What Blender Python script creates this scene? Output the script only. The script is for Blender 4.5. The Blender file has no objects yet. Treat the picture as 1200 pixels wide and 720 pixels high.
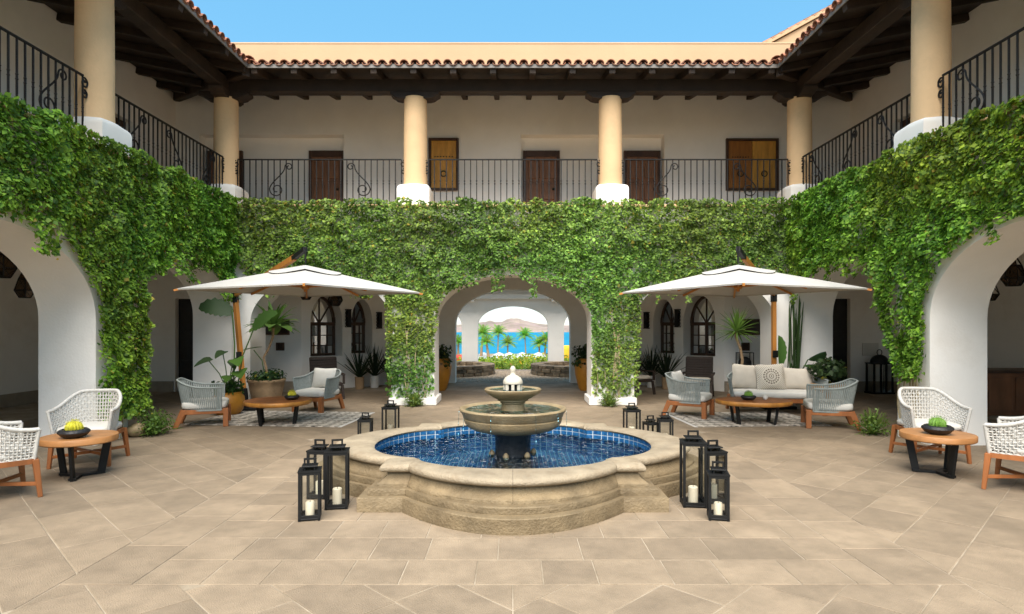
import bpy, bmesh, math, random
import numpy as np
from mathutils import Vector, Matrix
random.seed(7); rng = np.random.default_rng(7)
S = bpy.context.scene; COL = S.collection; PI = math.pi
R = math.radians
# ------------------------------------------------------------------ camera, sky, sun, exposure
F = 720.0; CAM_Z = 1.65
cd = bpy.data.cameras.new('camera'); cam = bpy.data.objects.new('camera', cd); COL.objects.link(cam)
cam.location = (0, 0, CAM_Z); cam.rotation_euler = (R(90), 0, 0)
cd.sensor_width = 36; cd.lens = 36 * F / 1200; cd.shift_y = 22 / 1200; cd.shift_x = -1 / 1200
cd.clip_start = 0.05; cd.clip_end = 20000
S.camera = cam
W = bpy.data.worlds.new('World'); S.world = W; W.use_nodes = True
nt = W.node_tree; bg = nt.nodes['Background']
sky = nt.nodes.new('ShaderNodeTexSky'); sky.sky_type = 'NISHITA'; sky.sun_disc = False
SUN_EL, SUN_AZ = 56, 6            # elevation; azimuth: how far to the left of straight behind the camera
sky.sun_elevation = R(SUN_EL); sky.sun_rotation = R(180 + SUN_AZ)
sky.air_density = 1.0; sky.dust_density = 0.0; sky.ozone_density = 9.0
gm = nt.nodes.new('ShaderNodeGamma'); gm.inputs[1].default_value = .3; hs = nt.nodes.new('ShaderNodeHueSaturation'); hs.inputs['Hue'].default_value = .489; hs.inputs['Saturation'].default_value = 2.12
nt.links.new(sky.outputs[0], gm.inputs[0]); nt.links.new(gm.outputs[0], hs.inputs['Color']); nt.links.new(hs.outputs[0], bg.inputs[0]); bg.inputs[1].default_value = 0.118
sl = bpy.data.lights.new('sun', 'SUN'); sun = bpy.data.objects.new('sun', sl); COL.objects.link(sun)
sl.energy = 1.8; sl.angle = R(66); sl.color = (1.0, 0.91, 0.80)
d = Vector((math.sin(R(SUN_AZ)) * math.cos(R(SUN_EL)), math.cos(R(SUN_AZ)) * math.cos(R(SUN_EL)), -math.sin(R(SUN_EL))))
sun.rotation_euler = d.to_track_quat('-Z', 'Y').to_euler()
vs = S.view_settings; vs.view_transform = 'Standard'; vs.look = 'None'; vs.gamma = 1; vs.exposure = 2.5; vs.use_curve_mapping = False
S.render.engine = 'CYCLES'; cy = S.cycles
cy.use_denoising = True; cy.max_bounces = 12; cy.diffuse_bounces = 10; cy.glossy_bounces = 4; cy.transparent_max_bounces = 16
cy.caustics_reflective = False; cy.caustics_refractive = False; cy.sample_clamp_indirect = 6
# ------------------------------------------------------------------ materials
M = {}
def srgb(r, g, b):
    return tuple((c / 12.92 if c <= .04045 else ((c + .055) / 1.055) ** 2.4) for c in (r / 255, g / 255, b / 255))
def mk(name, col, rough=.6, var=.12, scale=4., bump=0., bscale=60., metal=0., rnd=0., stretch=(1, 1, 1), world=True, col2=None, spec=.4, detail=6, stain=None):
    m = bpy.data.materials.new(name); m.use_nodes = True; n = m.node_tree.nodes; l = m.node_tree.links
    b = n['Principled BSDF']; b.inputs['Roughness'].default_value = rough; b.inputs['Metallic'].default_value = metal
    b.inputs['Specular IOR Level'].default_value = spec
    if world: src = n.new('ShaderNodeNewGeometry').outputs['Position']
    else: src = n.new('ShaderNodeTexCoord').outputs['Object']
    mp = n.new('ShaderNodeMapping'); mp.inputs['Scale'].default_value = stretch; l.new(src, mp.inputs[0])
    no = n.new('ShaderNodeTexNoise'); no.inputs['Scale'].default_value = scale; no.inputs['Detail'].default_value = detail; no.inputs['Roughness'].default_value = .62
    l.new(mp.outputs[0], no.inputs['Vector'])
    rp = n.new('ShaderNodeValToRGB'); rp.color_ramp.elements[0].position = .3; rp.color_ramp.elements[1].position = .7
    c2 = col2 or tuple(min(1, c * (1 + var)) for c in col); c1 = col if col2 else tuple(c * (1 - var) for c in col)
    rp.color_ramp.elements[0].color = (*c1, 1); rp.color_ramp.elements[1].color = (*c2, 1)
    l.new(no.outputs['Fac'], rp.inputs[0]); out = rp.outputs[0]
    if stain:
        n2 = n.new('ShaderNodeTexNoise'); n2.inputs['Scale'].default_value = stain[1]; n2.inputs['Detail'].default_value = 8; n2.inputs['Roughness'].default_value = .7
        l.new(src, n2.inputs['Vector'])
        mr = n.new('ShaderNodeMapRange'); mr.inputs[1].default_value = stain[2]; mr.inputs[2].default_value = stain[3]; l.new(n2.outputs['Fac'], mr.inputs[0])
        mx = n.new('ShaderNodeMix'); mx.data_type = 'RGBA'; mx.inputs['B'].default_value = (*stain[0], 1)
        l.new(mr.outputs[0], mx.inputs['Factor']); l.new(out, mx.inputs['A']); out = mx.outputs['Result']
    if rnd:
        oi = n.new('ShaderNodeObjectInfo'); ma = n.new('ShaderNodeMapRange'); ma.inputs[3].default_value = 1 - rnd; ma.inputs[4].default_value = 1 + rnd
        l.new(oi.outputs['Random'], ma.inputs[0])
        hs = n.new('ShaderNodeHueSaturation'); l.new(ma.outputs[0], hs.inputs['Value']); l.new(out, hs.inputs['Color']); out = hs.outputs[0]
    l.new(out, b.inputs['Base Color'])
    if bump:
        nb = n.new('ShaderNodeTexNoise'); nb.inputs['Scale'].default_value = bscale; nb.inputs['Detail'].default_value = 5; l.new(mp.outputs[0], nb.inputs['Vector'])
        bp = n.new('ShaderNodeBump'); bp.inputs['Strength'].default_value = bump; bp.inputs['Distance'].default_value = .02
        l.new(nb.outputs['Fac'], bp.inputs['Height']); l.new(bp.outputs[0], b.inputs['Normal'])
    M[name] = m; return m
mk('stucco', (.82, .795, .755), .85, .04, 1.3, .16, 30, stain=((.66, .61, .54), .9, .56, .95))
mk('stucco_upper', (.84, .83, .815), .85, .05, 1.1, .12, 40)
mk('peach', srgb(212, 178, 136), .8, .07, 1.6, .2, 28, stain=((.50, .35, .20), 2.2, .52, 1.0))
mk('parapet', srgb(188, 158, 124), .85, .05, .8, .10, 30, stain=((.50, .36, .20), 1.2, .5, .95))
mk('white_base', (.80, .77, .72), .75, .04, 2., .08, 40)
mk('dark_wood', (.027, .016, .010), .65, .45, 3., .25, 30, stretch=(1, 1, 1), rnd=.25)
mk('iron', (.009, .008, .008), .5, .3, 8., 0, spec=.25)
mk('gutter', (.22, .20, .185), .55, .2, 4.)
mk('tile', (.26, .105, .06), .8, .4, 9., .3, 60, rnd=.35, stain=((.16, .085, .055), 6., .5, .8))
mk('paver', (.240, .183, .124), .72, .2, 2.6, .5, 110, rnd=.13, stain=((.175, .135, .09), 5.5, .47, .82))
mk('mortar', (.34, .28, .208), .9, .15, 6., .2, 80, stain=((.22, .175, .12), 1.6, .42, .6))
mk('stone', (.19, .14, .078), .7, .3, 3.2, .6, 45, rnd=.12, stain=((.085, .058, .028), 2.6, .44, .80))
mk('stone_toplit', (.29, .235, .162), .68, .22, 4.5, .5, 50, rnd=.08, stain=((.17, .12, .07), 5., .50, .85))  # basin stone made paler: light falling on the rim is in the colour
mk('bowl_stone', (.26, .20, .115), .5, .25, 6., .4, 60, stain=((.20, .135, .06), 4., .45, .75))
mk('finial', (.48, .44, .36), .6, .12, 9., .2, 60)
mk('wet_stone', (.022, .024, .027), .25, .4, 8., .2, 40)
mk('pool_tile', (.009, .048, .15), .18, .55, 26., rnd=.0, col2=(.022, .15, .34), spec=.6)
mk('grout', (.50, .56, .60), .8, .1, 9.)
mk('teak', (.30, .105, .032), .5, .35, 5., .15, 50, stretch=(1, 1, .12), world=False)
mk('teak_light', (.37, .17, .06), .45, .3, 4., .15, 50, stretch=(.25, 1.6, 1), world=False)
mk('edge_wood', (.42, .18, .035), .45, .35, 7., .2, 50, stretch=(1, 1, .4), world=False)
mk('umbrella_wood', (.42, .17, .035), .4, .25, 5., .1, 40, stretch=(1, 1, .15), world=False)
mk('white_rope', (.56, .535, .49), .75, .14, 30., .3, 200)
mk('grey_rope', (.265, .29, .275), .8, .15, 20., .3, 200)
mk('cushion', (.62, .595, .545), .9, .05, 6., .3, 350)
mk('pillow_beige', (.55, .49, .41), .9, .06, 8., .4, 350)
mk('canvas', (.44, .425, .395), .85, .07, 2.2, .25, 9)
mk('black_metal', (.009, .009, .009), .5, .2, 6., spec=.25)
mk('bowl_black', (.018, .018, .02), .45, .4, 20., .3, 60)
mk('candle', (.72, .62, .47), .55, .08, 10.)
mk('pot_orange', (.42, .18, .02), .4, .2, 5., .15, 30)
mk('pot_terracotta', (.36, .235, .13), .75, .25, 6., .3, 40)
mk('pot_white', (.62, .61, .58), .5, .1, 8.)
mk('soil', (.03, .02, .013), .9, .4, 20., .5, 60)
mk('bark', (.30, .20, .115), .85, .35, 12., .6, 60, stretch=(1, 1, 3))
mk('stem', (.33, .27, .16), .85, .3, 12.)
mk('green_stem', (.05, .10, .02), .6, .3, 12.)
mk('door_wood', (.20, .09, .042), .5, .4, 5., .2, 40, stretch=(4, 4, .35))
mk('door_frame', (.06, .03, .018), .5, .35, 5., .2, 40)
mk('shutter_gold', (.56, .29, .055), .45, .35, 3., .2, 40, stretch=(3, 3, .5))
mk('shutter_rust', (.30, .12, .025), .45, .35, 3., .2, 40, stretch=(3, 3, .5))
mk('black_door', (.010, .009, .009), .35, .5, 8.)
mk('wicker', (.028, .017, .012), .6, .4, 30., .5, 120)
mk('picture_dark', (.022, .010, .007), .35, .6, 6.)
mk('skirting', (.30, .25, .19), .7, .15, 4.)
mk('ceiling', (.82, .80, .76), .85, .04, 2.)
mk('cobble', (.28, .215, .15), .6, .4, 10., .5, 40, rnd=.3)
mk('dark_stone', (.20, .145, .09), .7, .5, 7., .6, 30, rnd=.45)
mk('counter', (.20, .085, .04), .5, .3, 4., .1, 40, stretch=(1, 1, .3))
mk('cactus_yellow', (.50, .46, .03), .6, .3, 30.)
mk('cactus_green', (.12, .24, .03), .6, .3, 30.)
mk('earth', (.25, .19, .11), .95, .3, .5, .3, 8)
mk('sand', (.55, .46, .33), .9, .1, .3)
mk('hill', (.27, .20, .175), .95, .4, .012, 0, stain=((.16, .15, .085), .03, .45, .75), detail=10)
mk('white_cloth', (.42, .42, .41), .8, .03, 3.)
mk('red_cloth', (.5, .03, .02), .7, .2, 3.)
mk('yellow_cloth', (.65, .38, .02), .7, .2, 3.)
mk('rope_knot', (.05, .045, .04), .8)
def mk_leaf(name, tint=(1, 1, 1), trans=.48):
    m = bpy.data.materials.new(name); m.use_nodes = True; n = m.node_tree.nodes; l = m.node_tree.links
    b = n['Principled BSDF']; b.inputs['Roughness'].default_value = .5; b.inputs['Specular IOR Level'].default_value = .35
    at = n.new('ShaderNodeAttribute'); at.attribute_name = 'Col'
    tr = n.new('ShaderNodeBsdfTranslucent'); ms = n.new('ShaderNodeMixShader'); ms.inputs[0].default_value = trans
    l.new(at.outputs['Color'], b.inputs['Base Color']); l.new(at.outputs['Color'], tr.inputs['Color'])
    l.new(b.outputs[0], ms.inputs[1]); l.new(tr.outputs[0], ms.inputs[2]); l.new(ms.outputs[0], n['Material Output'].inputs[0])
    M[name] = m
mk_leaf('leaf')
def mk_water():
    m = bpy.data.materials.new('water'); m.use_nodes = True; n = m.node_tree.nodes; l = m.node_tree.links
    n.remove(n['Principled BSDF'])
    tr = n.new('ShaderNodeBsdfTransparent'); tr.inputs[0].default_value = (.55, .86, .96, 1)
    gl = n.new('ShaderNodeBsdfGlossy'); gl.inputs['Roughness'].default_value = .03; gl.inputs['Color'].default_value = (1, 1, 1, 1)
    fr = n.new('ShaderNodeFresnel'); fr.inputs[0].default_value = 1.5
    tc = n.new('ShaderNodeNewGeometry'); nb = n.new('ShaderNodeTexNoise'); nb.inputs['Scale'].default_value = 6; nb.inputs['Detail'].default_value = 2; nb.inputs['Distortion'].default_value = 1.2
    l.new(tc.outputs['Position'], nb.inputs['Vector'])
    bp = n.new('ShaderNodeBump'); bp.inputs['Strength'].default_value = 1; bp.inputs['Distance'].default_value = .32
    l.new(nb.outputs['Fac'], bp.inputs['Height']); l.new(bp.outputs[0], gl.inputs['Normal']); l.new(bp.outputs[0], fr.inputs['Normal'])
    ms = n.new('ShaderNodeMixShader'); l.new(fr.outputs[0], ms.inputs[0]); l.new(tr.outputs[0], ms.inputs[1]); l.new(gl.outputs[0], ms.inputs[2])
    l.new(ms.outputs[0], n['Material Output'].inputs[0]); M['water'] = m
mk_water()
def mk_glass(name, tint, r=.02, ior=1.45):
    m = bpy.data.materials.new(name); m.use_nodes = True; n = m.node_tree.nodes; l = m.node_tree.links
    n.remove(n['Principled BSDF'])
    tr = n.new('ShaderNodeBsdfTransparent'); tr.inputs[0].default_value = (*tint, 1)
    gl = n.new('ShaderNodeBsdfGlossy'); gl.inputs['Roughness'].default_value = r
    fr = n.new('ShaderNodeFresnel'); fr.inputs[0].default_value = ior
    ms = n.new('ShaderNodeMixShader'); l.new(fr.outputs[0], ms.inputs[0]); l.new(tr.outputs[0], ms.inputs[1]); l.new(gl.outputs[0], ms.inputs[2])
    l.new(ms.outputs[0], n['Material Output'].inputs[0]); M[name] = m
mk_glass('glass', (.93, .95, .94)); mk_glass('pane_glass', (.25, .25, .25), .01, 2.6); mk_glass('amber_glass', (.35, .27, .20), .05)
def mk_sea():
    m = mk('sea', (.004, .17, .29), .6, .15, .02, .2, .4, spec=.15); return m
mk_sea()
def mk_mandala():
    m = bpy.data.materials.new('mandala'); m.use_nodes = True; n = m.node_tree.nodes; l = m.node_tree.links
    b = n['Principled BSDF']; b.inputs['Roughness'].default_value = .9
    tc = n.new('ShaderNodeTexCoord'); sx = n.new('ShaderNodeSeparateXYZ'); l.new(tc.outputs['Object'], sx.inputs[0])
    def mth(op, a, bb=None):
        k = n.new('ShaderNodeMath'); k.operation = op
        for i, v in enumerate((a, bb)):
            if v is None: continue
            if isinstance(v, (int, float)): k.inputs[i].default_value = v
            else: l.new(v, k.inputs[i])
        return k.outputs[0]
    x, z = sx.outputs[0], sx.outputs[2]
    r = mth('SQRT', mth('ADD', mth('MULTIPLY', x, x), mth('MULTIPLY', z, z))); a = mth('ARCTAN2', z, x)
    rings = mth('GREATER_THAN', mth('SINE', mth('MULTIPLY', r, 190)), .25)
    pet = mth('GREATER_THAN', mth('ADD', mth('SINE', mth('MULTIPLY', a, 18)), mth('SINE', mth('MULTIPLY', r, 150))), .1)
    inn = mth('LESS_THAN', r, .15); mid = mth('GREATER_THAN', r, .07)
    f = mth('MULTIPLY', inn, mth('MAXIMUM', mth('MULTIPLY', rings, mth('SUBTRACT', 1, mid)), mth('MULTIPLY', pet, mid)))
    edge = mth('MULTIPLY', mth('GREATER_THAN', r, .17), mth('GREATER_THAN', mth('MULTIPLY', mth('SINE', mth('MULTIPLY', x, 170)), mth('SINE', mth('MULTIPLY', z, 170))), .45))
    f = mth('MAXIMUM', f, edge)
    mx = n.new('ShaderNodeMix'); mx.data_type = 'RGBA'; mx.inputs['A'].default_value = (.55, .50, .42, 1); mx.inputs['B'].default_value = (.16, .13, .10, 1)
    l.new(f, mx.inputs['Factor']); l.new(mx.outputs['Result'], b.inputs['Base Color']); M['mandala'] = m
mk_mandala()
def mk_rug():
    m = bpy.data.materials.new('rug_weave'); m.use_nodes = True; n = m.node_tree.nodes; l = m.node_tree.links
    b = n['Principled BSDF']; b.inputs['Roughness'].default_value = .95
    tc = n.new('ShaderNodeTexCoord'); mp = n.new('ShaderNodeMapping'); mp.inputs['Rotation'].default_value = (0, 0, R(45)); mp.inputs['Scale'].default_value = (7, 7, 7); l.new(tc.outputs['Object'], mp.inputs[0])
    ck = n.new('ShaderNodeTexChecker'); ck.inputs['Scale'].default_value = 1; l.new(mp.outputs[0], ck.inputs[0])
    ck.inputs[1].default_value = (.52, .47, .40, 1); ck.inputs[2].default_value = (.27, .24, .20, 1)
    no = n.new('ShaderNodeTexNoise'); no.inputs['Scale'].default_value = 14; l.new(tc.outputs['Object'], no.inputs['Vector'])
    mx = n.new('ShaderNodeMix'); mx.data_type = 'RGBA'; mx.inputs['B'].default_value = (.06, .055, .05, 1)
    mr = n.new('ShaderNodeMapRange'); mr.inputs[1].default_value = .58; mr.inputs[2].default_value = .66; l.new(no.outputs['Fac'], mr.inputs[0]); l.new(mr.outputs[0], mx.inputs['Factor'])
    l.new(ck.outputs[0], mx.inputs['A']); l.new(mx.outputs['Result'], b.inputs['Base Color']); M['rug_weave'] = m
mk_rug()
# ------------------------------------------------------------------ mesh helpers
class MB:
    def __init__(s): s.v = []; s.f = []; s.c = []
    def add(s, pts): i = len(s.v); s.v.extend([tuple(p) for p in pts]); return i
    def face(s, *pts): i = s.add(pts); s.f.append(tuple(range(i, i + len(pts))))
    def box(s, x0, x1, y0, y1, z0, z1):
        i = s.add([(x0, y0, z0), (x1, y0, z0), (x1, y1, z0), (x0, y1, z0), (x0, y0, z1), (x1, y0, z1), (x1, y1, z1), (x0, y1, z1)])
        for q in ((3, 2, 1, 0), (4, 5, 6, 7), (0, 1, 5, 4), (1, 2, 6, 5), (2, 3, 7, 6), (3, 0, 4, 7)): s.f.append(tuple(i + k for k in q))
        return s
    def beam(s, p, q, w, h, w2=None, h2=None, up=(0, 0, 1)):
        p = Vector(p); q = Vector(q); dd = (q - p).normalized(); u = Vector(up)
        if abs(dd.dot(u)) > .99: u = Vector((0, 1, 0))
        sd = dd.cross(u).normalized(); u = sd.cross(dd).normalized(); w2 = w2 or w; h2 = h2 or h
        i = s.add([p - sd * w / 2 - u * h / 2, p + sd * w / 2 - u * h / 2, p + sd * w / 2 + u * h / 2, p - sd * w / 2 + u * h / 2,
                   q - sd * w2 / 2 - u * h2 / 2, q + sd * w2 / 2 - u * h2 / 2, q + sd * w2 / 2 + u * h2 / 2, q - sd * w2 / 2 + u * h2 / 2])
        for k in ((0, 1, 2, 3), (7, 6, 5, 4), (0, 4, 5, 1), (1, 5, 6, 2), (2, 6, 7, 3), (3, 7, 4, 0)): s.f.append(tuple(i + j for j in k))
        return s
    def tube(s, pts, r, n=6, closed=False, caps=True):
        pts = [Vector(p) for p in pts]; m = len(pts); rr = r if hasattr(r, '__len__') else [r] * m
        t0 = (pts[1] - pts[0]).normalized(); ref = Vector((0, 0, 1)) if abs(t0.z) < .9 else Vector((1, 0, 0))
        nrm = t0.cross(ref).normalized(); i0 = len(s.v)
        for k, p in enumerate(pts):
            a = pts[(k - 1) % m] if (closed or k > 0) else p; b = pts[(k + 1) % m] if (closed or k < m - 1) else p
            t = (b - a); t = t.normalized() if t.length > 1e-9 else t0
            nrm = (nrm - t * nrm.dot(t)); nrm = nrm.normalized() if nrm.length > 1e-6 else t.orthogonal().normalized(); bn = t.cross(nrm)
            for j in range(n):
                an = 2 * PI * j / n; s.v.append(tuple(p + (nrm * math.cos(an) + bn * math.sin(an)) * rr[k]))
        for k in range(m if closed else m - 1):
            for j in range(n):
                a = i0 + k * n; b = i0 + ((k + 1) % m) * n
                s.f.append((a + j, a + (j + 1) % n, b + (j + 1) % n, b + j))
        if caps and not closed:
            s.f.append(tuple(i0 + j for j in range(n))[::-1]); s.f.append(tuple(i0 + (m - 1) * n + j for j in range(n)))
        return s
    def lathe(s, prof, n=32, c=(0, 0, 0), rot=0., caps=True):
        i0 = len(s.v)
        for (r, z) in prof:
            for j in range(n):
                a = rot + 2 * PI * j / n; s.v.append((c[0] + r * math.cos(a), c[1] + r * math.sin(a), c[2] + z))
        for k in range(len(prof) - 1):
            for j in range(n):
                a = i0 + k * n; b = a + n; s.f.append((a + j, a + (j + 1) % n, b + (j + 1) % n, b + j))
        if caps:
            s.f.append(tuple(i0 + j for j in range(n))[::-1]); s.f.append(tuple(i0 + (len(prof) - 1) * n + j for j in range(n)))
        return s
    def prism(s, pts, z0, z1, zf=None):
        n = len(pts); z = zf or (lambda x, y: 0)
        i = s.add([(x, y, z0 + z(x, y)) for x, y in pts] + [(x, y, z1 + z(x, y)) for x, y in pts])
        s.f.append(tuple(range(i, i + n))[::-1]); s.f.append(tuple(range(i + n, i + 2 * n)))
        for k in range(n): a = (k + 1) % n; s.f.append((i + k, i + a, i + n + a, i + n + k))
        return s
    def grid(s, P, closed_u=False):
        nu = len(P); nv = len(P[0]); i0 = len(s.v)
        for row in P: s.v.extend([tuple(p) for p in row])
        for a in range(nu if closed_u else nu - 1):
            for b in range(nv - 1):
                c = (a + 1) % nu; s.f.append((i0 + a * nv + b, i0 + c * nv + b, i0 + c * nv + b + 1, i0 + a * nv + b + 1))
        return s
    def super(s, c, sz, e=.35, nu=24, nv=12):
        sg = lambda x, p: math.copysign(abs(x) ** p, x); P = []
        for j in range(nu):
            a = 2 * PI * j / nu; P.append([(c[0] + sz[0] * sg(math.cos(a), e) * sg(math.cos(b), e), c[1] + sz[1] * sg(math.sin(a), e) * sg(math.cos(b), e), c[2] + sz[2] * sg(math.sin(b), e * 1.6))
                      for b in [(-.5 + k / nv) * PI for k in range(nv + 1)]])
        return s.grid(P, True)
    def ball(s, c, r, n=10, m=6, sq=(1, 1, 1)):
        return s.grid([[(c[0] + r * sq[0] * math.cos(a) * math.cos(b), c[1] + r * sq[1] * math.sin(a) * math.cos(b), c[2] + r * sq[2] * math.sin(b)) for b in [(-.5 + k / m) * PI for k in range(m + 1)]] for a in [2 * PI * j / n for j in range(n)]], True)
    def mesh(s, name, mat, smooth=None, bevel=None, colors=None, off=(0, 0, 0), normals=True):
        me = bpy.data.meshes.new(name)
        vv = s.v if off == (0, 0, 0) else [(a - off[0], b - off[1], c - off[2]) for a, b, c in s.v]
        me.from_pydata(vv, [], s.f)
        if bevel or normals:
            bm = bmesh.new(); bm.from_mesh(me)
            if bevel: bmesh.ops.remove_doubles(bm, verts=bm.verts, dist=1e-5)
            bmesh.ops.recalc_face_normals(bm, faces=bm.faces)
            if bevel: bmesh.ops.bevel(bm, geom=list(bm.edges), offset=bevel, segments=1, affect='EDGES', clamp_overlap=True)
            bm.to_mesh(me); bm.free()
        if smooth is not None:
            me.shade_smooth()
            if smooth < 180: me.set_sharp_from_angle(angle=R(smooth))
        if mat: me.materials.append(M[mat] if isinstance(mat, str) else mat)
        if s.c and len(s.c) == len(me.vertices):
            ca = me.color_attributes.new('Col', 'FLOAT_COLOR', 'POINT')
            ca.data.foreach_set('color', np.array([(*c, 1) for c in s.c], dtype=np.float32).ravel())
        return me
    def build(s, name, mat, parent=None, smooth=None, bevel=None, kind=None, label=None, world=False, normals=True):
        off = wloc(parent) if (world and parent) else (0, 0, 0)
        return link(name, s.mesh(name, mat, smooth, bevel, off=off, normals=normals), parent, kind=kind, label=label)
def wloc(o):
    x = y = z = 0
    while o is not None: x += o.location[0]; y += o.location[1]; z += o.location[2]; o = o.parent
    return (x, y, z)
def link(name, data, parent=None, loc=None, rz=None, kind=None, label=None):
    o = bpy.data.objects.new(name, data); COL.objects.link(o); o.parent = parent
    if loc is not None: o.location = loc
    if rz is not None: o.rotation_euler = (0, 0, rz)
    if kind: o['kind'] = kind
    if label: o['label'] = label
    return o
def thing(name, label, cat, loc=(0, 0, 0), rz=0, group=None):
    o = link(name, None, None, loc, rz); o['label'] = label; o['category'] = cat; o.empty_display_size = .1
    if group: o['group'] = group
    return o
def tag(o, label, cat, group=None):
    o['label'] = label; o['category'] = cat
    if group: o['group'] = group
    return o
def struct(o): o['kind'] = 'structure'; return o
def children(o): return [c for c in bpy.data.objects if c.parent == o]
def copy_tree(o, parent=None):
    c = o.copy(); COL.objects.link(c); c.parent = parent
    for k in list(o.children): copy_tree(k, c)
    return c
def place(o, loc, face, label):
    o.location = loc; o.rotation_euler = (0, 0, math.atan2(face[0], -face[1])); o['label'] = label; return o
def vnoise(x, y, sc, seed=0):
    g = np.random.default_rng(seed).random((64, 64)); x = x * sc; y = y * sc
    xi = np.floor(x).astype(int); yi = np.floor(y).astype(int); fx = x - xi; fy = y - yi
    fx = fx * fx * (3 - 2 * fx); fy = fy * fy * (3 - 2 * fy); a = lambda i, j: g[i % 64, j % 64]
    return (a(xi, yi) * (1 - fx) + a(xi + 1, yi) * fx) * (1 - fy) + (a(xi, yi + 1) * (1 - fx) + a(xi + 1, yi + 1) * fx) * fy
def leaf_cloud(name, C, N, size, cols, parent, kind='stuff', mat='leaf', aspect=.8):
    """one folded five-point leaf per centre; C,N (n,3), size (n,), cols (n,3)"""
    n = len(C); N = N / np.linalg.norm(N, axis=1, keepdims=True)
    T = rng.normal(size=(n, 3)); T[:, 2] -= .9; T -= N * (T * N).sum(1, keepdims=True); T /= np.linalg.norm(T, axis=1, keepdims=True); B = np.cross(N, T)
    s = size[:, None]
    P = [C - T * s * .5, C - T * s * .08 + B * s * aspect * .5 - N * s * .12, C + T * s * .22 + B * s * aspect * .3 - N * s * .08, C + T * s * .6 - N * s * .18,
         C + T * s * .22 - B * s * aspect * .3 - N * s * .08, C - T * s * .08 - B * s * aspect * .5 - N * s * .12]
    V = np.stack(P, 1).reshape(-1, 3); off = np.array(wloc(parent)) if parent else np.zeros(3); V = V - off
    base = (np.arange(n) * 6)[:, None]; Fc = (base + np.array([[0, 5, 4, 3, 2, 1]])).astype(np.int32)
    Fq = np.concatenate([base + np.array([[0, 3, 2, 1]]), base + np.array([[0, 5, 4, 3]])], 1).astype(np.int32).ravel()
    me = bpy.data.meshes.new(name); me.vertices.add(n * 6); me.vertices.foreach_set('co', V.astype(np.float32).ravel())
    me.loops.add(n * 8); me.loops.foreach_set('vertex_index', Fq); me.polygons.add(n * 2)
    me.polygons.foreach_set('loop_start', np.arange(n * 2, dtype=np.int32) * 4); me.polygons.foreach_set('loop_total', np.full(n * 2, 4, dtype=np.int32))
    me.update(calc_edges=True); me.validate()
    ca = me.color_attributes.new('Col', 'FLOAT_COLOR', 'POINT'); cc = np.ones((n * 6, 4), np.float32); cc[:, :3] = np.repeat(cols, 6, 0); ca.data.foreach_set('color', cc.ravel())
    me.materials.append(M[mat]); return link(name, me, parent, kind=kind)
def greens(n, lo, hi, yel=.06, ycol=(.30, .28, .04)):
    t = rng.random((n, 1)) ** 1.2; c = np.array(lo) * (1 - t) + np.array(hi) * t; k = rng.random(n) < yel; c[k] = np.array(ycol) * (.7 + .5 * rng.random((k.sum(), 1))); return c * (.6 + .75 * rng.random((n, 1)))
# ================================================================== ground, paving
XF, YF, TW = 5.75, 12.75, .79          # side facades' x, back facade's y, wall thickness
FC = (0., 6.81)                        # fountain centre
g = MB(); ys = [-60, 0, 23.4, 24.2, 60, 120, 200, 300, 340, 6000]; zs = [-.06, -.06, -.06, -.35, -1.5, -4.2, -8, -12.0, -14, -14]; xs = [-4000, -60, -12, 12, 60, 4000]
g.grid([[(x, y, z) for y, z in zip(ys, zs)] for x in xs]); struct(g.build('ground', 'earth', smooth=60))
g = MB(); g.face((-6000, 270, -12.0), (6000, 270, -12.0), (6000, 9000, -12.0), (-6000, 9000, -12.0)); struct(g.build('sea', 'sea'))
def clip(poly, a, b, c):               # keep a*x+b*y<=c
    out = []
    for i in range(len(poly)):
        p, q = poly[i], poly[(i + 1) % len(poly)]; dp = a * p[0] + b * p[1] - c; dq = a * q[0] + b * q[1] - c
        if dp <= 0: out.append(p)
        if (dp < 0 < dq) or (dq < 0 < dp): t = dp / (dp - dq); out.append((p[0] + (q[0] - p[0]) * t, p[1] + (q[1] - p[1]) * t))
    return out
def area(p): return sum(p[i][0] * p[(i + 1) % len(p)][1] - p[(i + 1) % len(p)][0] * p[i][1] for i in range(len(p))) / 2
def inset(poly, dd):
    if area(poly) < 0: poly = poly[::-1]
    out = list(poly)
    for i in range(len(poly)):
        p, q = poly[i], poly[(i + 1) % len(poly)]; L = math.hypot(q[0] - p[0], q[1] - p[1])
        if L < 1e-6: continue
        nx, ny = (q[1] - p[1]) / L, -(q[0] - p[0]) / L; out = clip(out, nx, ny, nx * p[0] + ny * p[1] - dd)
        if len(out) < 3: return []
    return out
pav = MB().box(-10.3, 10.3, -3, 17.7, -.055, -.0045).build('pavement', 'mortar'); struct(pav)
BX, BI, Y0, Y1 = 2.9, 2.43, 3.92, 9.75
polys = []
# framed field round the fountain: rows parallel to the facade
ry = [Y0, 4.33, 4.78, 5.2, 5.64, 6.06, 6.5, 6.95, 7.4, 7.84, 8.3, 8.75, 9.2, Y1]
for a, b in zip(ry[:-1], ry[1:]):
    x = -BI
    while x < BI - .02:
        w = random.uniform(.34, .62); x2 = min(BI, x + w)
        if BI - x2 < .2: x2 = BI
        cx, cyy = (x + x2) / 2, (a + b) / 2
        if not (max(abs(x), abs(x2)) < 1.36 and abs(cyy - FC[1]) < 1.15): polys.append([(x, a), (x2, a), (x2, b), (x, b)])
        x = x2
for sgn in (-1, 1):
    y = Y0
    while y < Y1 - .05:
        y2 = min(Y1, y + random.uniform(.6, .95)); y2 = Y1 if Y1 - y2 < .3 else y2
        xa, xb = sorted((sgn * BI, sgn * BX)); polys.append([(xa, y), (xb, y), (xb, y2), (xa, y2)]); y = y2
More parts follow.
